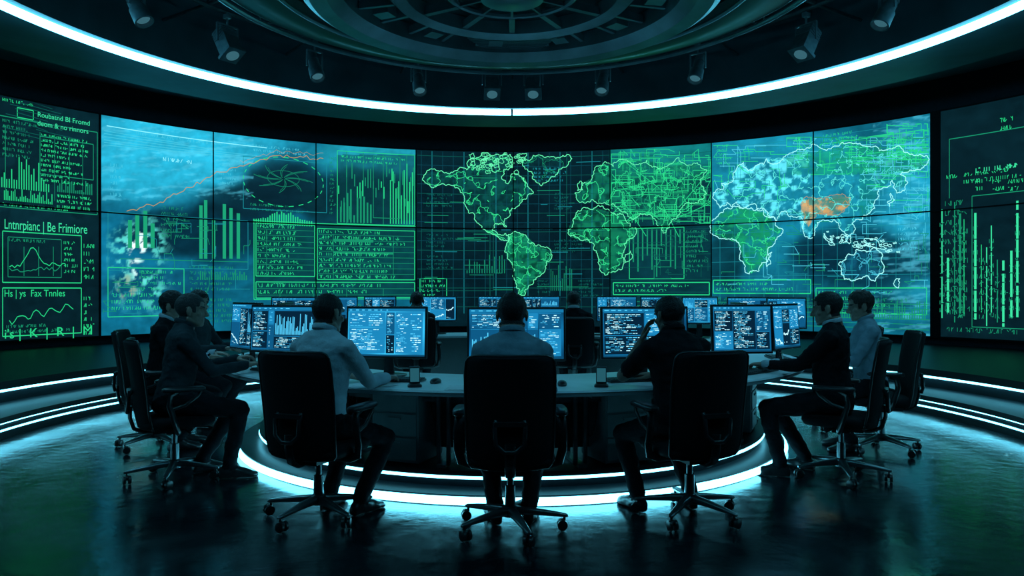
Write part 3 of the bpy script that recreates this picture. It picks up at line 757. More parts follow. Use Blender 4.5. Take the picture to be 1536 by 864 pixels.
bd = rad_desk('rear_control_desk', 2.98, 3.62, 128, 232)
g = Geo()
for d in (129, 145, 160, 175, 190, 205, 220, 231):
    for r in (3.08, 3.5): g.capsule(pol(r, d, 0.70), pol(r, d, 0.021), 0.02, 0.02, 8)
add_obj('desk_legs', g.mesh('rear_legs', M['chrome']), bd)
lathe('modesty_panel', [(3.40, 0.12), (3.40, 0.70), (3.415, 0.70), (3.415, 0.12)], M['deskpanel'], bd, a0=radians(129), a1=radians(231), seg=60, closed=True)

# ------------------------------------------------------------------ monitors
def mon_screen(seed, w, h, style):
    r = random.Random(seed)
    v, f, c = [], [], []
    n, m = 20, 12
    for i in range(n+1):
        for j in range(m+1):
            x, z = -w/2+w*i/n, -h/2+h*j/m; v.append((x, -0.0, z))
            t = 0.5+0.5*sin(i*0.45+seed)*cos(j*0.5+seed*2)
            a, b = srgb((4, 44, 72)), srgb((10, 88, 130))
            if style: a, b = srgb((14, 96, 138)), srgb((44, 158, 200))
            c.append([a[k]*(1-t)+b[k]*t for k in range(3)])
    for i in range(n):
        for j in range(m): k = i*(m+1)+j; f.append((k, k+m+1, k+m+2, k+1))
    me = mk_mesh('screen', v, f, [M['monscreen']]); at = me.color_attributes.new('Col', 'FLOAT_COLOR', 'POINT')
    c4 = np.ones((len(v), 4)); c4[:, :3] = np.array(c); at.data.foreach_set('color', c4.ravel())
    v, f, c = [], [], []
    def q(x0, z0, x1, z1, col, lay=1):
        b = len(v); y = -0.0012*lay
        v.extend([(x0, y, z0), (x1, y, z0), (x1, y, z1), (x0, y, z1)]); c.extend([col]*4); f.append((b, b+1, b+2, b+3))
    X = lambda t: -w/2+w*t
    Z = lambda t: h/2-h*t
    W1, W2, W3, W4, DK = srgb((180, 236, 250)), srgb((70, 176, 216)), srgb((20, 108, 152)), srgb((8, 70, 106)), srgb((3, 26, 44))
    q(X(0), Z(0.06), X(1), Z(0), srgb((16, 96, 136)))
    for k in range(7): q(X(0.02+k*0.08), Z(0.04), X(0.02+k*0.08+r.uniform(.02, .06)), Z(0.022), W2, 2)
    q(X(0), Z(1), X(1), Z(0.965), srgb((8, 58, 86)))
    def lines(x0, z0, x1, z1, row, dens):
        z = z0
        while z < z1-row*0.4:
            x = x0+r.choice((0, 0, 0.02)); lim = x0+(x1-x0)*r.uniform(0.5, 1)
            while x < lim-0.012:
                l = min(r.uniform(0.012, 0.06), lim-x)
                if r.random() < dens: q(X(x), Z(z+row*0.36), X(x+l), Z(z), r.choice((W1, W1, W2, W2, W3)), 2)
                x += l+0.009
            z += row
    def pane(x0, z0, x1, z1):
        k = r.random(); q(X(x0), Z(z1), X(x1), Z(z0), r.choice((DK, DK, W4, W3) if not style else (DK, W3, W4, W3)))
        q(X(x0), Z(z0+0.012), X(x1), Z(z0), W3, 2)
        a, b, c_, d = x0+0.015, z0+0.04, x1-0.015, z1-0.02
        if k < 0.5: lines(a, b, c_, d, 0.030, 0.88)
        elif k < 0.65:
            n_ = int((c_-a)/0.018)
            for i in range(n_):
                hh = r.uniform(0.1, 0.95)*(d-b); q(X(a+i*0.018), Z(d), X(a+i*0.018+0.010), Z(d-hh), W2, 2)
        elif k < 0.8:
            pz = (b+d)/2; n_ = int((c_-a)/0.02)
            for i in range(n_):
                nz = min(d-0.02, max(b, pz+r.uniform(-0.05, 0.05))); x = a+i*0.02
                q(X(x), Z(max(pz, nz)+0.008), X(x+0.02), Z(min(pz, nz)), W1, 2); pz = nz
            lines(a, d-0.06, c_, d, 0.03, 0.5)
        else:
            lines(a, b, (a+c_)/2, d, 0.03, 0.8); lines((a+c_)/2+0.02, b, c_, d, 0.045, 0.95)
    xs = [0.015]+sorted(r.sample((0.25, 0.34, 0.5, 0.62, 0.74), 2))+[0.985]
    for i in range(3):
        zs = [0.075]+([r.choice((0.4, 0.55, 0.66))] if r.random() < 0.8 else [])+[0.955]
        for j in range(len(zs)-1): pane(xs[i], zs[j], xs[i+1]-0.012, zs[j+1]-0.012)
    g2 = mk_mesh('interface', v, f, [M['mongfx']]); at = g2.color_attributes.new('Col', 'FLOAT_COLOR', 'POINT')
    c4 = np.ones((len(v), 4)); c4[:, :3] = np.array(c); at.data.foreach_set('color', c4.ravel())
    return me, g2

def monitor(x, y, face_to, w=0.56, h=0.335, seed=0, style=0, zc=1.05, zd=0.74):
    """face_to: point on the floor plan that the screen looks at."""
    d = Vector((face_to[0]-x, face_to[1]-y)); yaw = atan2(d.x, -d.y)   # local -Y = viewing side
    e = empty('computer_monitor', (x, y, zd+0.001), yaw)
    Hc = zc-zd
    tilt = radians(-4)
    add_obj('bezel', box_mesh('bezel', (w+0.03, 0.028, h+0.034), M['plastic'], 0.006), e, (0, 0.018, Hc), (tilt, 0, 0))
    g = Geo(); g.loft([((0, 0.028+yy, Hc), Vector((a, 0, 0)), Vector((0, 0, b))) for yy, a, b in ((0, w*0.44, h*0.42), (0.02, w*0.38, h*0.36), (0.035, w*0.2, h*0.24), (0.04, w*0.1, h*0.12))], 24, 5)
    add_obj('back_shell', g.mesh('back_shell', M['plastic']), e)
    s, u = mon_screen(seed, w, h, style)
    add_obj('screen', s, e, (0, 0.0025, Hc), (tilt, 0, 0)); add_obj('interface', u, e, (0, 0.0025, Hc), (tilt, 0, 0))
    g = Geo(); g.loft([((0, 0.075, 0.008), (0.04, 0, 0), (0, 0.014, 0)), ((0, 0.07, 0.15), (0.032, 0, 0), (0, 0.012, 0)), ((0, 0.06, Hc), (0.032, 0, 0), (0, 0.012, 0))], 16, 4)
    g.loft([((0, 0.055, 0.0), (0.13, 0, 0), (0, 0.09, 0)), ((0, 0.055, 0.008), (0.13, 0, 0), (0, 0.09, 0)), ((0, 0.06, 0.014), (0.10, 0, 0), (0, 0.07, 0))], 24, 3)
    add_obj('stand', g.mesh('stand', M['plastic']), e)
    return e
monitor(0.03, 4.97, (0.02, 3.0), 0.64, 0.335, 11, 0)
monitor(-0.89, 5.18, (-1.15, 3.2), 0.56, 0.335, 3, 1)
monitor(-1.74, 5.62, (-2.3, 3.8), 0.60, 0.335, 4, 0)
monitor(-2.21, 6.05, (-3.3, 4.9), 0.46, 0.36, 5, 0)
monitor(0.93, 5.12, (1.15, 3.2), 0.60, 0.335, 6, 0)
monitor(1.76, 5.60, (2.0, 3.8), 0.46, 0.345, 7, 0)
monitor(2.25, 6.0, (3.3, 4.9), 0.44, 0.34, 8, 0)
monitor(-2.16, 6.9, (-4, 6.8), 0.50, 0.33, 9, 0); monitor(2.16, 6.9, (4, 6.8), 0.50, 0.33, 10, 0)
for i, (u, st, ww) in enumerate(((440, 0, .5), (505, 0, .5), (570, 0, .4), (655, 1, .52), (745, 0, .5), (812, 0, .5), (925, 0, .52), (985, 0, .4), (1050, 1, .42), (1125, 0, .5), (1180, 0, .4))):
    k = (u-768)/1100
    A_ = 1+k*k; y = (14+sqrt(196-4*A_*(49-3.3**2)))/(2*A_)
    monitor(k*y, y, (k*y*0.6, 2.0), ww, 0.32, 20+i, st, zc=1.09)

# ------------------------------------------------------------------ office chair
def chair_meshes():
    out = []
    rows = [(0.385, 0.17, -0.205), (0.39, 0.205, -0.21), (0.41, 0.222, -0.215), (0.50, 0.230, -0.235), (0.62, 0.234, -0.245), (0.76, 0.238, -0.262), (0.90, 0.238, -0.285), (0.97, 0.232, -0.298), (0.99, 0.218, -0.302), (1.0, 0.19, -0.304)]
    V, F = [], []
    m = 15
    for side in (0, 1):
        for z, hw, yc in rows:
            edge = (z < 0.388 or z > 0.995)
            for i in range(m):
                t = -1+2*i/(m-1)
                curve = 0.055*t*t
                th = 0.024*(1-abs(t)**6)*(0.35 if edge else 1)+0.003
                V.append((hw*t, yc+curve+(th if side == 0 else -th), z))
    R_ = len(rows); o2 = R_*m
    for r in range(R_-1):
        for i in range(m-1):
            a = r*m+i; F.append((a, a+m, a+m+1, a+1)); F.append((o2+a, o2+a+1, o2+a+m+1, o2+a+m))
    for r in range(R_-1):
        a = r*m; F.append((a, o2+a, o2+a+m, a+m)); a = r*m+m-1; F.append((a, a+m, o2+a+m, o2+a))
    for i in range(m-1):
        F.append((i, i+1, o2+i+1, o2+i)); a = (R_-1)*m+i; F.append((a, o2+a, o2+a+1, a+1))
    me = mk_mesh('backrest', V, F, [M['fabric']])
    bm = bmesh.new(); bm.from_mesh(me); bmesh.ops.recalc_face_normals(bm, faces=bm.faces); bm.to_mesh(me); bm.free(); smooth_by_angle(me, 60)
    out.append(('backrest', me))
    g = Geo(); rim = []
    for z, hw, yc in rows: rim.append((hw+0.002, yc+0.055, z))
    for t in (0.8, 0.4, 0, -0.4, -0.8): rim.append((0.19*t, -0.304+0.055*t*t, 1.003))
    for z, hw, yc in reversed(rows): rim.append((-hw-0.002, yc+0.055, z))
    for t in (-0.8, -0.4, 0, 0.4, 0.8): rim.append((0.17*t, -0.205+0.055*t*t, 0.383))
    rim.append(rim[0]); g.tube(rim, 0.008, 8); out.append(('back_rim', g.mesh('back_rim', M['plastic'], 60)))
    g = Geo()
    g.loft([((0, 0.02, z), (hx, 0, 0), (0, hy, 0)) for z, hx, hy in ((0.385, 0.20, 0.19), (0.392, 0.235, 0.225), (0.42, 0.25, 0.24), (0.445, 0.245, 0.235), (0.458, 0.225, 0.215), (0.462, 0.18, 0.17))], 40, 4.5)
    out.append(('seat', g.mesh('seat', M['fabric'], 60)))
    g = Geo()
    g.box((0, -0.02, 0.365), (0.09, 0.13, 0.022)); g.box((0, 0, 0.345), (0.05, 0.06, 0.02))
    g.tube([(0, -0.1, 0.35), (0, -0.2, 0.35), (0, -0.26, 0.38), (0, -0.285, 0.46), (0, -0.285, 0.54)], 0.028, 10, 0.5)
    g.tube([(-0.075, -0.272, 0.66), (-0.08, -0.297, 0.62), (-0.075, -0.30, 0.54), (-0.03, -0.303, 0.50), (0.03, -0.303, 0.50), (0.075, -0.30, 0.54), (0.08, -0.297, 0.62), (0.075, -0.272, 0.66)], 0.013, 8)
    g.box((0, -0.288, 0.645), (0.085, 0.014, 0.012))
    for s in (-1, 1):
        g.tube([(s*0.08, 0, 0.37), (s*0.22, 0.0, 0.368), (s*0.275, -0.01, 0.39), (s*0.292, -0.03, 0.46), (s*0.292, -0.06, 0.56), (s*0.285, -0.05, 0.63), (s*0.282, 0.0, 0.655)], 0.018, 10, 1.5)
        g.tube([(s*0.292, -0.06, 0.53), (s*0.296, 0.04, 0.56), (s*0.292, 0.12, 0.62), (s*0.285, 0.14, 0.65)], 0.011, 8)
        g.capsule((s*0.08, 0.05, 0.36), (s*0.24, 0.08, 0.355), 0.007, 0.007, 6)
    out.append(('frame', g.mesh('frame', M['plastic'], 50)))
    g = Geo()
    for s in (-1, 1):
        g.loft([((s*0.283, 0.03, z), (hx, 0, 0), (0, hy, 0)) for z, hx, hy in ((0.652, 0.032, 0.125), (0.66, 0.042, 0.14), (0.674, 0.042, 0.14), (0.684, 0.032, 0.125))], 24, 3)
    out.append(('arm_pads', g.mesh('arm_pads', M['plastic'], 50)))
    g = Geo()
    g.loft([((0, 0, z), (r, 0, 0), (0, r, 0)) for z, r in ((0.075, 0.03), (0.08, 0.045), (0.13, 0.045), (0.14, 0.03), (0.25, 0.028), (0.252, 0.018), (0.35, 0.018))], 20)
    for k in range(5):
        a = radians(90+72*k+18); dx, dy = cos(a), sin(a); px, py = -dy, dx
        secs = []
        for r, w, z0, z1 in ((0.02, 0.03, 0.085, 0.135), (0.12, 0.024, 0.085, 0.125), (0.25, 0.018, 0.077, 0.105), (0.315, 0.015, 0.072, 0.092), (0.325, 0.008, 0.074, 0.086)):
            secs.append(((dx*r, dy*r, (z0+z1)/2), (px*w, py*w, 0), (0, 0, (z1-z0)/2)))
        g.loft(secs, 12, 3)
    out.append(('star_base', g.mesh('star_base', M['chrome'], 50)))
    g = Geo()
    for k in range(5):
        a = radians(90+72*k+18); c = Vector((cos(a)*0.305, sin(a)*0.305, 0.0))
        b = a+0.8*k; tx = Vector((-sin(b), cos(b), 0)); fx = Vector((cos(b), sin(b), 0)); c2 = c+fx*0.012
        for s in (-1, 1):
            q = c2+tx*0.017*s+Vector((0, 0, 0.0305))
            g.loft([(q-tx*0.010, fx*0.024, Vector((0, 0, 0.024))), (q-tx*0.008, fx*0.029, Vector((0, 0, 0.029))), (q+tx*0.008, fx*0.029, Vector((0, 0, 0.029))), (q+tx*0.010, fx*0.024, Vector((0, 0, 0.024)))], 18)
        g.ellipsoid(c2+Vector((0, 0, 0.045)), (0.02, 0.02, 0.018), None, 10, 5); g.capsule(c+Vector((0, 0, 0.04)), c+Vector((0, 0, 0.08)), 0.008, 0.008, 8)
    out.append(('casters', g.mesh('casters', M['plastic'], 50)))
    return out
CH = chair_meshes()
def face_rot(dx, dy): return atan2(-dx, dy)
def chair(x, y, dx, dy, base_spin=0.0):
    e = empty('office_chair', (x, y, 0), face_rot(dx, dy))
    for n, me in CH:
        o = add_obj(n, me, e)
        if n in ('star_base', 'casters'): o.rotation_euler = (0, 0, base_spin)
    return e

# ------------------------------------------------------------------ people
def build_head(style):
    g = Geo()
    g.ellipsoid((0, -0.014, 0.028), (0.077, 0.096, 0.090))
    g.ellipsoid((0, 0.018, -0.032), (0.063, 0.070, 0.078))
    g.ellipsoid((0, 0.045, -0.078), (0.040, 0.040, 0.034)); g.ellipsoid((0, 0.068, -0.094), (0.022, 0.018, 0.017))
    for s in (-1, 1):
        g.capsule((s*0.055, -0.01, -0.06), (s*0.022, 0.06, -0.092), 0.018, 0.016)
        g.ellipsoid((s*0.042, 0.055, -0.022), (0.022, 0.02, 0.018))
        R = Matrix.Rotation(s*radians(20), 3, 'Z')
        g.ellipsoid((s*0.079, -0.008, -0.004), (0.008, 0.018, 0.030), R); g.ellipsoid((s*0.078, -0.004, -0.03), (0.007, 0.010, 0.011), R)
        g.capsule((s*0.012, 0.083, 0.024), (s*0.045, 0.07, 0.026), 0.009, 0.008)
        g.ellipsoid((s*0.011, 0.096, -0.034), (0.008, 0.01, 0.008))
    g.capsule((0, 0.082, 0.012), (0, 0.105, -0.028), 0.008, 0.0125)
    g.capsule((-0.018, 0.078, -0.060), (0.018, 0.078, -0.060), 0.007, 0.007); g.capsule((-0.015, 0.078, -0.072), (0.015, 0.078, -0.072), 0.008, 0.008)
    g.capsule((0, 0.081, -0.058), (0, 0.081, -0.074), 0.007, 0.007)
    g.capsule((0, -0.022, -0.05), (0, -0.03, -0.125), 0.056, 0.058, 16)
    me = remesh(g, 0.0048, 3, 0.5)
    co = coords(me); no = normals(me)
    for s in (-1, 1):
        d = np.sqrt((co[:, 0]-s*0.031)**2+(co[:, 2]-0.004)**2)
        k = np.exp(-(d/0.013)**2)*(co[:, 1] > 0.03); co[:, 1] -= 0.010*k
    x, y, z = co.T
    hairline = np.where(y > 0.055, 0.066 if style != 'thin' else 0.085, np.where(y > 0.015, 0.035, np.where(y > -0.02, 0.012, -0.058)))
    ear = (np.abs(x) > 0.074) & (np.abs(y+0.006) < 0.024) & (z < 0.03) & (z > -0.05)
    side = (np.abs(x) > 0.05) & (y > 0.015) & (y < 0.035) & (z > -0.01)
    hair = ((z > hairline) | side) & ~ear & (z > -0.075)
    amp = {'short': 0.006, 'full': 0.013, 'thin': 0.0025}[style]
    hz = np.clip((z+0.06)/0.1, 0.25, 1)
    nn = np.array([mnoise.noise(Vector((a*60, b*60, c*40))) for a, b, c in co])
    co[hair] += no[hair]*((amp+0.35*amp*nn)*hz)[hair, None]
    if style == 'full':
        top = hair & (z > 0.05); co[top, 2] += 0.008*(1+0.4*nn[top]); 
    me.vertices.foreach_set('co', co.ravel().astype(np.float32)); me.update()
    brow = (np.abs(z-0.030) < 0.0045) & (np.abs(np.abs(x)-0.031) < 0.018) & (y > 0.06)
    hv = hair | brow
    fm = []
    for p in me.polygons:
        k = sum(hv[i] for i in p.vertices); fm.append(1 if k*2 >= len(p.vertices) else 0)
    return me, fm
HEADS = {s: build_head(s) for s in ('short', 'full', 'thin')}

def build_hand(side, curl, spread=0.0):
    """local: wrist origin, fingers +Y, back of hand +Z; side=+1 right hand (thumb towards -X)."""
    g = Geo()
    g.loft([((0, -0.02, 0), (0.026, 0, 0), (0, 0, 0.019)), ((0, 0.0, 0), (0.028, 0, 0), (0, 0, 0.018)), ((0, 0.04, 0.001), (0.038, 0, 0), (0, 0, 0.016)), ((0, 0.08, 0), (0.041, 0, 0), (0, 0, 0.013)), ((0, 0.092, -0.001), (0.036, 0, 0), (0, 0, 0.009))], 16, 2.6)
    for k, (xo, L) in enumerate(((-0.031, 0.068), (-0.0105, 0.076), (0.0105, 0.071), (0.031, 0.056))):
        p = Vector((side*xo, 0.082, 0)); a = radians(curl*0.5+3*k); yaw = xo*side*(4+spread)
        for seg, fr, r0, r1 in ((0, 0.45, 0.0092, 0.0085), (1, 0.31, 0.0085, 0.0078), (2, 0.24, 0.0078, 0.0066)):
            d = Vector((sin(yaw)*cos(a), cos(yaw)*cos(a), -sin(a))); q = p+d*L*fr*1.05
            g.capsule(p, q, r0, r1, 10); p = q; a += radians(curl*(1.0 if seg == 0 else 0.7))
    p = Vector((-side*0.024, 0.018, -0.006)); a = radians(48)
    for L, r0, r1 in ((0.042, 0.015, 0.011), (0.030, 0.011, 0.0095), (0.025, 0.0095, 0.0075)):
        d = Vector((-side*sin(a), cos(a), -0.25)).normalized(); q = p+d*L; g.capsule(p, q, r0, r1, 10); p = q; a -= radians(16)
    me = remesh(g, 0.0034, 2, 0.4); return me
HANDS = {(s, c): build_hand(s, c) for s in (1, -1) for c in (18, 38)}

def ik(S_, W_, L1, L2, pole):
    d = W_-S_; L = d.length
    if L > (L1+L2)*0.995: W_ = S_+d*((L1+L2)*0.995/L); d = W_-S_; L = d.length
    dn = d/L; a = (L1*L1-L2*L2+L*L)/(2*L); h = sqrt(max(0, L1*L1-a*a))
    p = Vector(pole); p = (p-dn*p.dot(dn)).normalized()
    return S_+dn*a+p*h, W_

def person(name, x, y, dx, dy, lean=0.08, wr=(0.17, 0.40, 0.785), wl=(-0.17, 0.40, 0.785), pr=(0.4, -0.4, -1), pl=(-0.4, -0.4, -1),
           hr=(-0.25, 1, -0.05), hl=(0.25, 1, -0.05), ur=(0, 0, 1), ul=(0, 0, 1), curl=18, hyaw=0, hpitch=-8, shirt='shirt_white', skin='skin', hair='hair_black', style='short',
           short=False, bulk=1.0, knees=0.13, feet=((0.12, 0.16), (-0.12, 0.16)), roll=0.0, footz=0.0, twist=0.0):
    e = empty(name, (x, y, 0), face_rot(dx, dy))
    P0 = Vector((0, -0.02, 0.55))
    Rl = Matrix.Rotation(-lean, 3, 'X')
    Rr = Matrix.Rotation(roll, 3, 'Y')
    def T(a, s, d):
        tw = Matrix.Rotation(twist*min(1, s/0.4), 3, 'Z')
        return P0+Rr@(Rl@(tw@Vector((a, d, 0))+Vector((0, 0.03*sin(min(s, .5)*3.0)*(lean+0.1), s))))
    def TV(a, d, s=0.4):
        tw = Matrix.Rotation(twist*min(1, s/0.4), 3, 'Z'); return Rr@(Rl@(tw@Vector((a, d, 0))))
    g = Geo(); B = bulk
    secs = []
    for s, hw, hd, do in ((-0.085, 0.13, 0.09, 0.0), (-0.06, 0.165, 0.115, 0.0), (0.0, 0.178, 0.125, 0.0), (0.08, 0.168, 0.120, 0.005), (0.18, 0.160, 0.114, 0.012), (0.28, 0.168, 0.115, 0.01), (0.37, 0.178, 0.117, 0.005), (0.44, 0.180, 0.110, -0.005), (0.49, 0.160, 0.090, -0.012), (0.525, 0.115, 0.070, -0.018), (0.555, 0.070, 0.060, -0.018), (0.575, 0.055, 0.052, -0.016)):
        secs.append((T(0, s, do), TV(hw*B, 0, s), TV(0, hd*B, s)))
    g.loft(secs, 28, 2.4)
    bones = [(T(0, 0.10, 0), T(0, 0.48, 0), 0.15, 0.15, 0), (T(-0.08, -0.02, 0), T(0.08, -0.02, 0), 0.11, 0.11, 1)]
    HC = T(0, 0.665, 0.02)
    nb = T(0, 0.53, -0.02); nt_ = HC+Vector((0, -0.028, -0.06))
    g.capsule(nb, nt_, 0.060, 0.056, 14); bones.append((T(0, 0.60, -0.01), nt_, 0.055, 0.053, 3))
    hands = []
    for sd, W_, pole, hd_, up in ((1, wr, pr, hr, ur), (-1, wl, pl, hl, ul)):
        Sh = T(sd*0.176*B, 0.452, -0.01)
        g.ellipsoid(Sh, (0.060*B, 0.062*B, 0.062*B)); g.capsule(T(sd*0.14, 0.475, -0.015), T(sd*0.035, 0.535, -0.018), 0.055*B, 0.045*B)
        E_, Wp = ik(Sh, Vector(W_), 0.285, 0.25, pole)
        mid = Sh.lerp(E_, 0.45)
        g.capsule(Sh, mid, 0.058*B, 0.054*B); g.capsule(mid, E_, 0.054*B, 0.043*B)
        fm_ = E_.lerp(Wp, 0.35)
        k = 1.0 if not short else 0.86
        g.capsule(E_, fm_, 0.043*B*k, 0.043*B*k); g.capsule(fm_, Wp, 0.043*B*k, (0.033 if not short else 0.027))
        if short:
            sl = Sh.lerp(E_, 0.72); g.capsule(Sh, sl, 0.066*B, 0.060*B)
            bones.append((Sh, Sh.lerp(E_, 0.70), 0.06, 0.06, 0)); bones.append((Sh.lerp(E_, 0.92), E_, 0.043, 0.043, 3)); bones.append((E_, Wp, 0.038, 0.03, 3))
        else:
            bones.append((Sh, E_, 0.055, 0.045, 0)); bones.append((E_, Wp, 0.045, 0.033, 0))
        hands.append((sd, Wp, Vector(hd_).normalized(), Vector(up), E_))
    for sd, ft in ((1, feet[0]), (-1, feet[1])):
        hip = Vector((sd*0.095, 0.0, 0.545)); ank = Vector((ft[0], ft[1], 0.085+footz))
        kn, ank = ik(hip, ank, 0.43, 0.415, (sd*knees*1.2, 1.0, 0.35))
        g.ellipsoid(hip, (0.095, 0.10, 0.085)); m_ = hip.lerp(kn, 0.5)
        g.capsule(hip, m_, 0.088, 0.080); g.capsule(m_, kn, 0.080, 0.063); g.ellipsoid(kn, (0.062, 0.062, 0.062))
        cf = kn.lerp(ank, 0.35); g.capsule(kn, cf, 0.060, 0.060); g.capsule(cf, ank+Vector((0, 0, 0.02)), 0.060, 0.050)
        bones += [(hip, kn, 0.085, 0.06, 1), (kn, ank+Vector((0, 0, 0.03)), 0.058, 0.05, 1)]
        fy = Matrix.Rotation(-sd*0.18, 3, 'Z'); b0_ = Vector((ank.x, ank.y, footz))
        g.loft([(b0_+fy@Vector((0, yy, hh/2)), fy@Vector((ww, 0, 0)), Vector((0, 0, hh/2))) for yy, ww, hh in ((-0.075, 0.022, 0.04), (-0.06, 0.034, 0.075), (-0.01, 0.038, 0.098), (0.05, 0.040, 0.085), (0.11, 0.046, 0.062), (0.165, 0.042, 0.045), (0.195, 0.026, 0.032))], 16, 2.8)
        bones.append((b0_+fy@Vector((0, -0.04, 0.03)), b0_+fy@Vector((0, 0.16, 0.02)), 0.045, 0.035, 2))
    me = remesh(g, 0.0105, 3, 0.5)
    co = coords(me); no = normals(me)
    best = np.full(len(co), 1e9); cat = np.zeros(len(co), int)
    for p0, p1, r0, r1, c in bones:
        p0 = np.array(p0); d = np.array(p1)-p0; t = np.clip(((co-p0)@d)/(d@d), 0, 1)
        ds = np.linalg.norm(co-(p0+t[:, None]*d), axis=1)-(r0+(r1-r0)*t)
        w = ds < best; best[w] = ds[w]; cat[w] = c
    cloth = cat != 3
    nn = np.array([mnoise.noise(Vector((a*11+x*9, b*11, c*20)))+0.6*mnoise.noise(Vector((a*26, b*26+y, c*40))) for a, b, c in co])
    co[cloth] += no[cloth]*(0.0075*nn)[cloth, None]
    co[:, 2] = np.maximum(co[:, 2], footz+0.002)
    me.vertices.foreach_set('co', co.ravel().astype(np.float32)); me.update()
    me.materials.clear()
    for m_ in (M[shirt], M['trousers'], M['shoe'], M[skin]): me.materials.append(m_)
    fmi = [int(np.bincount([cat[i] for i in p.vertices]).argmax()) for p in me.polygons]
    me.polygons.foreach_set('material_index', fmi); me.update()
    add_obj('body', me, e)
    g = Geo(); pts = []
    for i in range(25):
        a = 2*pi*i/24; pts.append(T(0.064*cos(a), 0.572+0.012*sin(-a), -0.010+0.064*sin(a)))
    g.tube(pts, 0.011, 8, 1.6); add_obj('collar', g.mesh('collar', M['shirt_white'] if shirt == 'suit' else M[shirt]), e)
    hm, fm = HEADS[style]; hm = hm.copy(); hm.materials.clear(); hm.materials.append(M[skin]); hm.materials.append(M[hair])
    hm.polygons.foreach_set('material_index', fm); hm.update()
    RH = Matrix.Rotation(radians(hyaw), 4, 'Z') @ Matrix.Rotation(radians(hpitch), 4, 'X') @ Matrix.Diagonal((1.07, 1.03, 1.03, 1))
    ho = add_obj('head', hm, e); ho.matrix_local = Matrix.Translation(HC) @ RH
    g = Geo(); g2 = Geo()
    for s in (-1, 1):
        g.ellipsoid((s*0.031, 0.0665, 0.003), (0.0125, 0.0125, 0.0115)); g2.ellipsoid((s*0.031, 0.0765, 0.003), (0.0055, 0.0035, 0.0055), None, 10, 5)
    eo = add_obj('eyes', g.mesh('eyes', M['eye']), e); eo.matrix_local = ho.matrix_local.copy()
    io = add_obj('irises', g2.mesh('irises', M['iris']), e); io.matrix_local = ho.matrix_local.copy()
    for sd, Wp, hd_, up, E_ in hands:
        hmsh = HANDS[(sd, curl)].copy(); hmsh.materials.clear(); hmsh.materials.append(M[skin])
        Y_ = hd_; Z_ = (up-Y_*up.dot(Y_)).normalized(); X_ = Y_.cross(Z_).normalized()
        m4 = Matrix((( X_.x, Y_.x, Z_.x, Wp.x), (X_.y, Y_.y, Z_.y, Wp.y), (X_.z, Y_.z, Z_.z, Wp.z), (0, 0, 0, 1)))
        o = add_obj('hand_r' if sd > 0 else 'hand_l', hmsh, e); o.matrix_local = m4
        if not short:
            dd = (Wp-E_).normalized(); g = Geo(); g.capsule(Wp-dd*0.035, Wp-dd*0.005, 0.036, 0.0345, 14); add_obj('cuff', g.mesh('cuff', M['shirt_white'] if shirt == 'suit' else M[shirt]), e)
    return e

# seats and people -------------------------------------------------
chair(-0.01, 4.13, 0.0, 1.0, radians(-36)); person('seated_man', 0.0, 4.15, 0, 1, lean=0.10, shirt='shirt_blue', hair='hair_black', hpitch=-8, feet=((0.10, 0.10), (-0.10, 0.12)))
chair(-1.15, 4.36, 0.34, 0.94, radians(10)); person('seated_man', -1.15, 4.38, 0.42, 0.91, lean=0.12, shirt='shirt_white', hair='hair_black', style='thin', hyaw=-12, wr=(0.16, 0.46, 0.785), wl=(-0.14, 0.44, 0.785), feet=((0.20, 0.14), (-0.05, 0.16)))
chair(1.06, 4.38, -0.30, 0.95, radians(40)); person('seated_man', 1.03, 4.42, -0.30, 0.95, lean=0.24, shirt='shirt_black', hair='hair_black', skin='skin_dark', short=True, hyaw=12, hpitch=-12, wl=(-0.135, 0.27, 1.03), pl=(-0.5, 0.4, -1), hl=(0.32, -0.12, 1), ul=(-0.9, 0.6, 0.1), wr=(0.05, 0.46, 0.785), hr=(-0.6, 1, 0), feet=((0.12, 0.12), (-0.22, 0.16)))
chair(-2.42, 5.26, 0.86, 0.50, radians(20)); person('seated_man', -2.42, 5.26, 0.86, 0.50, lean=0.16, shirt='shirt_slate', hair='hair_grey', style='short', hyaw=-14, hpitch=-4, wr=(0.14, 0.46, 0.80), wl=(-0.10, 0.44, 0.83), curl=38, hr=(-0.4, 1, 0.1), hl=(0.4, 1, 0.2), feet=((0.20, 0.34), (-0.10, 0.20)))
chair(-3.08, 6.32, 0.96, 0.28, radians(0)); person('seated_man', -3.02, 6.32, 0.97, 0.22, lean=0.13, shirt='suit', hair='hair_black', style='full', bulk=1.04, hyaw=-10)
chair(-3.25, 7.35, 0.99, -0.10, radians(50)); person('seated_man', -3.18, 7.35, 0.99, -0.10, lean=0.06, shirt='shirt_slate', hair='hair_black', style='full', hyaw=-20)
chair(2.38, 5.30, -0.88, 0.47, radians(15)); person('seated_man', 2.32, 5.33, -0.86, 0.50, lean=0.04, shirt='suit', hair='hair_black', style='short', bulk=1.07, hyaw=8, hpitch=-10, wr=(0.10, 0.42, 0.79), wl=(-0.14, 0.44, 0.80), curl=38, feet=((0.12, 0.20), (-0.20, 0.32)))
chair(3.12, 6.20, -0.97, 0.24, radians(30)); person('seated_man', 3.02, 6.20, -0.97, 0.24, lean=0.10, shirt='shirt_blue', hair='hair_brown', style='full', hyaw=8, hpitch=-10)
chair(3.25, 7.15, -0.99, 0.0, radians(12))
chair(0.80, 9.45, 0.05, 1.0); person('seated_man', 0.80, 9.50, 0.05, 1, lean=0.05, shirt='suit', hair='hair_black', style='short', bulk=1.05, feet=((0.1, 0.2), (-0.1, 0.2)))
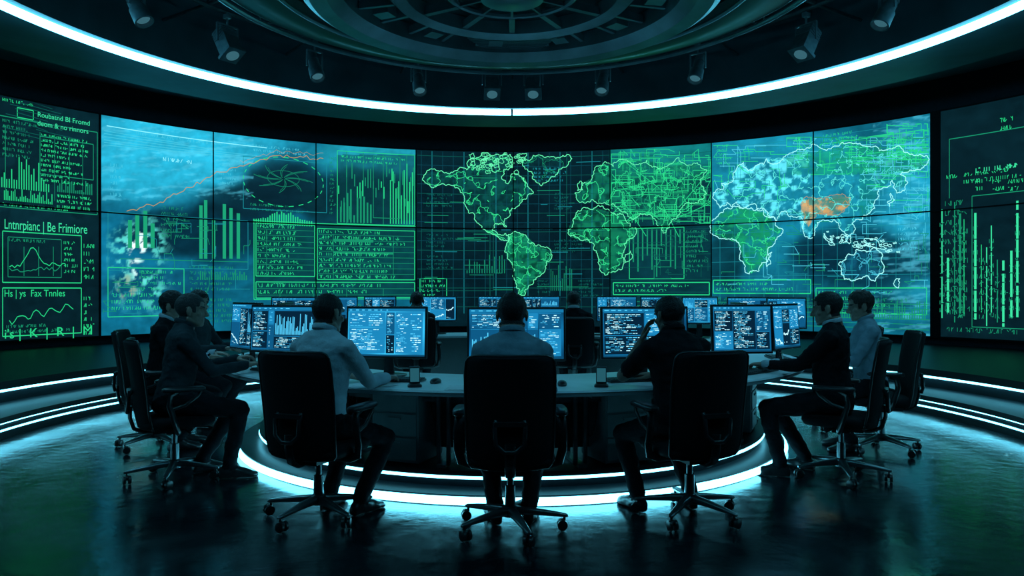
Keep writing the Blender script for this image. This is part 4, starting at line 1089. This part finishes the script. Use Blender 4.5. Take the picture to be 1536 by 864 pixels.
chair(-1.22, 9.35, -0.12, 1.0); person('seated_man', -1.22, 9.40, -0.12, 1, lean=0.12, shirt='shirt_slate', hair='hair_black', style='short', feet=((0.1, 0.2), (-0.1, 0.2)))
chair(1.95, 9.0, 0.6, 0.8); chair(-2.2, 9.0, -0.6, 0.8)

# ------------------------------------------------------------------ desk items
def keyboard(x, y, yaw):
    e = empty('keyboard', (x, y, 0.741), yaw)
    add_obj('case', box_mesh('case', (0.43, 0.14, 0.014), M['plastic'], 0.004), e, (0, 0, 0.008))
    g = Geo()
    for r in range(5):
        for c in range(15): g.box((-0.196+0.028*c, -0.052+0.026*r, 0.018), (0.011, 0.010, 0.004))
    add_obj('keys', g.mesh('keys', M['deskpanel']), e)
def mouse(x, y, yaw):
    g = Geo(); g.loft([((0, 0, z), (a, 0, 0), (0, b, 0)) for z, a, b in ((0, 0.028, 0.05), (0.012, 0.031, 0.054), (0.024, 0.026, 0.044), (0.032, 0.014, 0.026))], 20, 2.4)
    e = empty('computer_mouse', (x, y, 0.741), yaw); add_obj('shell', g.mesh('shell', M['plastic']), e)
    g = Geo(); g.capsule((0, 0.022, 0.029), (0, 0.036, 0.026), 0.004, 0.004, 8); add_obj('wheel', g.mesh('wheel', M['chrome']), e)
def deskphone(x, y, yaw):
    e = empty('smartphone_on_dock', (x, y, 0.741), yaw)
    g = Geo(); g.loft([((0, 0.01, z), (a, 0, 0), (0, b, 0)) for z, a, b in ((0, 0.045, 0.04), (0.012, 0.045, 0.04), (0.02, 0.036, 0.03))], 24, 3); g.box((0, 0.03, 0.05), (0.02, 0.006, 0.04))
    add_obj('dock', g.mesh('dock', M['plastic']), e)
    add_obj('phone', box_mesh('phone', (0.066, 0.009, 0.11), M['plastic'], 0.003), e, (0, 0.012, 0.075), (radians(-12), 0, 0))
    add_obj('phone_screen', box_mesh('phone_screen', (0.056, 0.001, 0.085), M['phone_led'], 0), e, (0, 0.0065, 0.075), (radians(-12), 0, 0))
def paper(x, y, yaw, w=0.21, h=0.297):
    g = Geo(); 
    g.box((0, 0, 0.001), (w/2, h/2, 0.0008)); g.box((0.012, 0.01, 0.003), (w/2, h/2, 0.0008), Matrix.Rotation(0.12, 3, 'Z'))
    e = empty('paper_sheets', (x, y, 0.741), yaw); add_obj('sheets', g.mesh('sheets', M['paper']), e)
for x, y, d in ((0.0, 4.74, 0), (-0.80, 4.94, -20), (0.83, 4.92, 17), (-1.78, 5.46, -42), (1.80, 5.42, 42), (-2.36, 6.55, -85), (2.36, 6.5, 85)): keyboard(x, y, radians(d))
mouse(0.32, 4.68, 0); mouse(-0.50, 4.80, radians(-20)); mouse(1.12, 4.86, radians(20)); mouse(-1.52, 5.22, radians(-50)); mouse(1.56, 5.22, radians(50))
for x, y, d in ((-0.61, 4.60, 10), (0.56, 4.60, -8), (-2.10, 5.66, -60), (2.10, 5.66, 60)): deskphone(x, y, radians(d))
paper(-0.92, 4.67, radians(-60)); paper(1.33, 4.98, radians(40)); paper(-1.30, 4.98, radians(-50)); paper(-0.33, 4.55, radians(-5), 0.15, 0.21)
for i, d in enumerate((140, 155, 170, 186, 203, 219)):
    p = pol(3.1, d); 
    k = empty('keyboard', (p.x, p.y, 0.741), radians(d)); add_obj('case', box_mesh('case', (0.42, 0.13, 0.016), M['plastic'], 0.004), k, (0, 0, 0.009))

# ------------------------------------------------------------------ camera / world
w = bpy.data.worlds.new('world'); scene.world = w; w.use_nodes = True
w.node_tree.nodes['Background'].inputs[0].default_value = (0.02, 0.07, 0.09, 1); w.node_tree.nodes['Background'].inputs[1].default_value = 0.1
cam = bpy.data.cameras.new('camera'); co_ = bpy.data.objects.new('camera', cam); COL.objects.link(co_)
cam.sensor_width = 36; cam.lens = 36*1100/1536; co_.location = (0, 0, EYE); co_.rotation_euler = (radians(90), 0, 0)
cam.shift_y = 3/1536; cam.clip_end = 100
scene.camera = co_
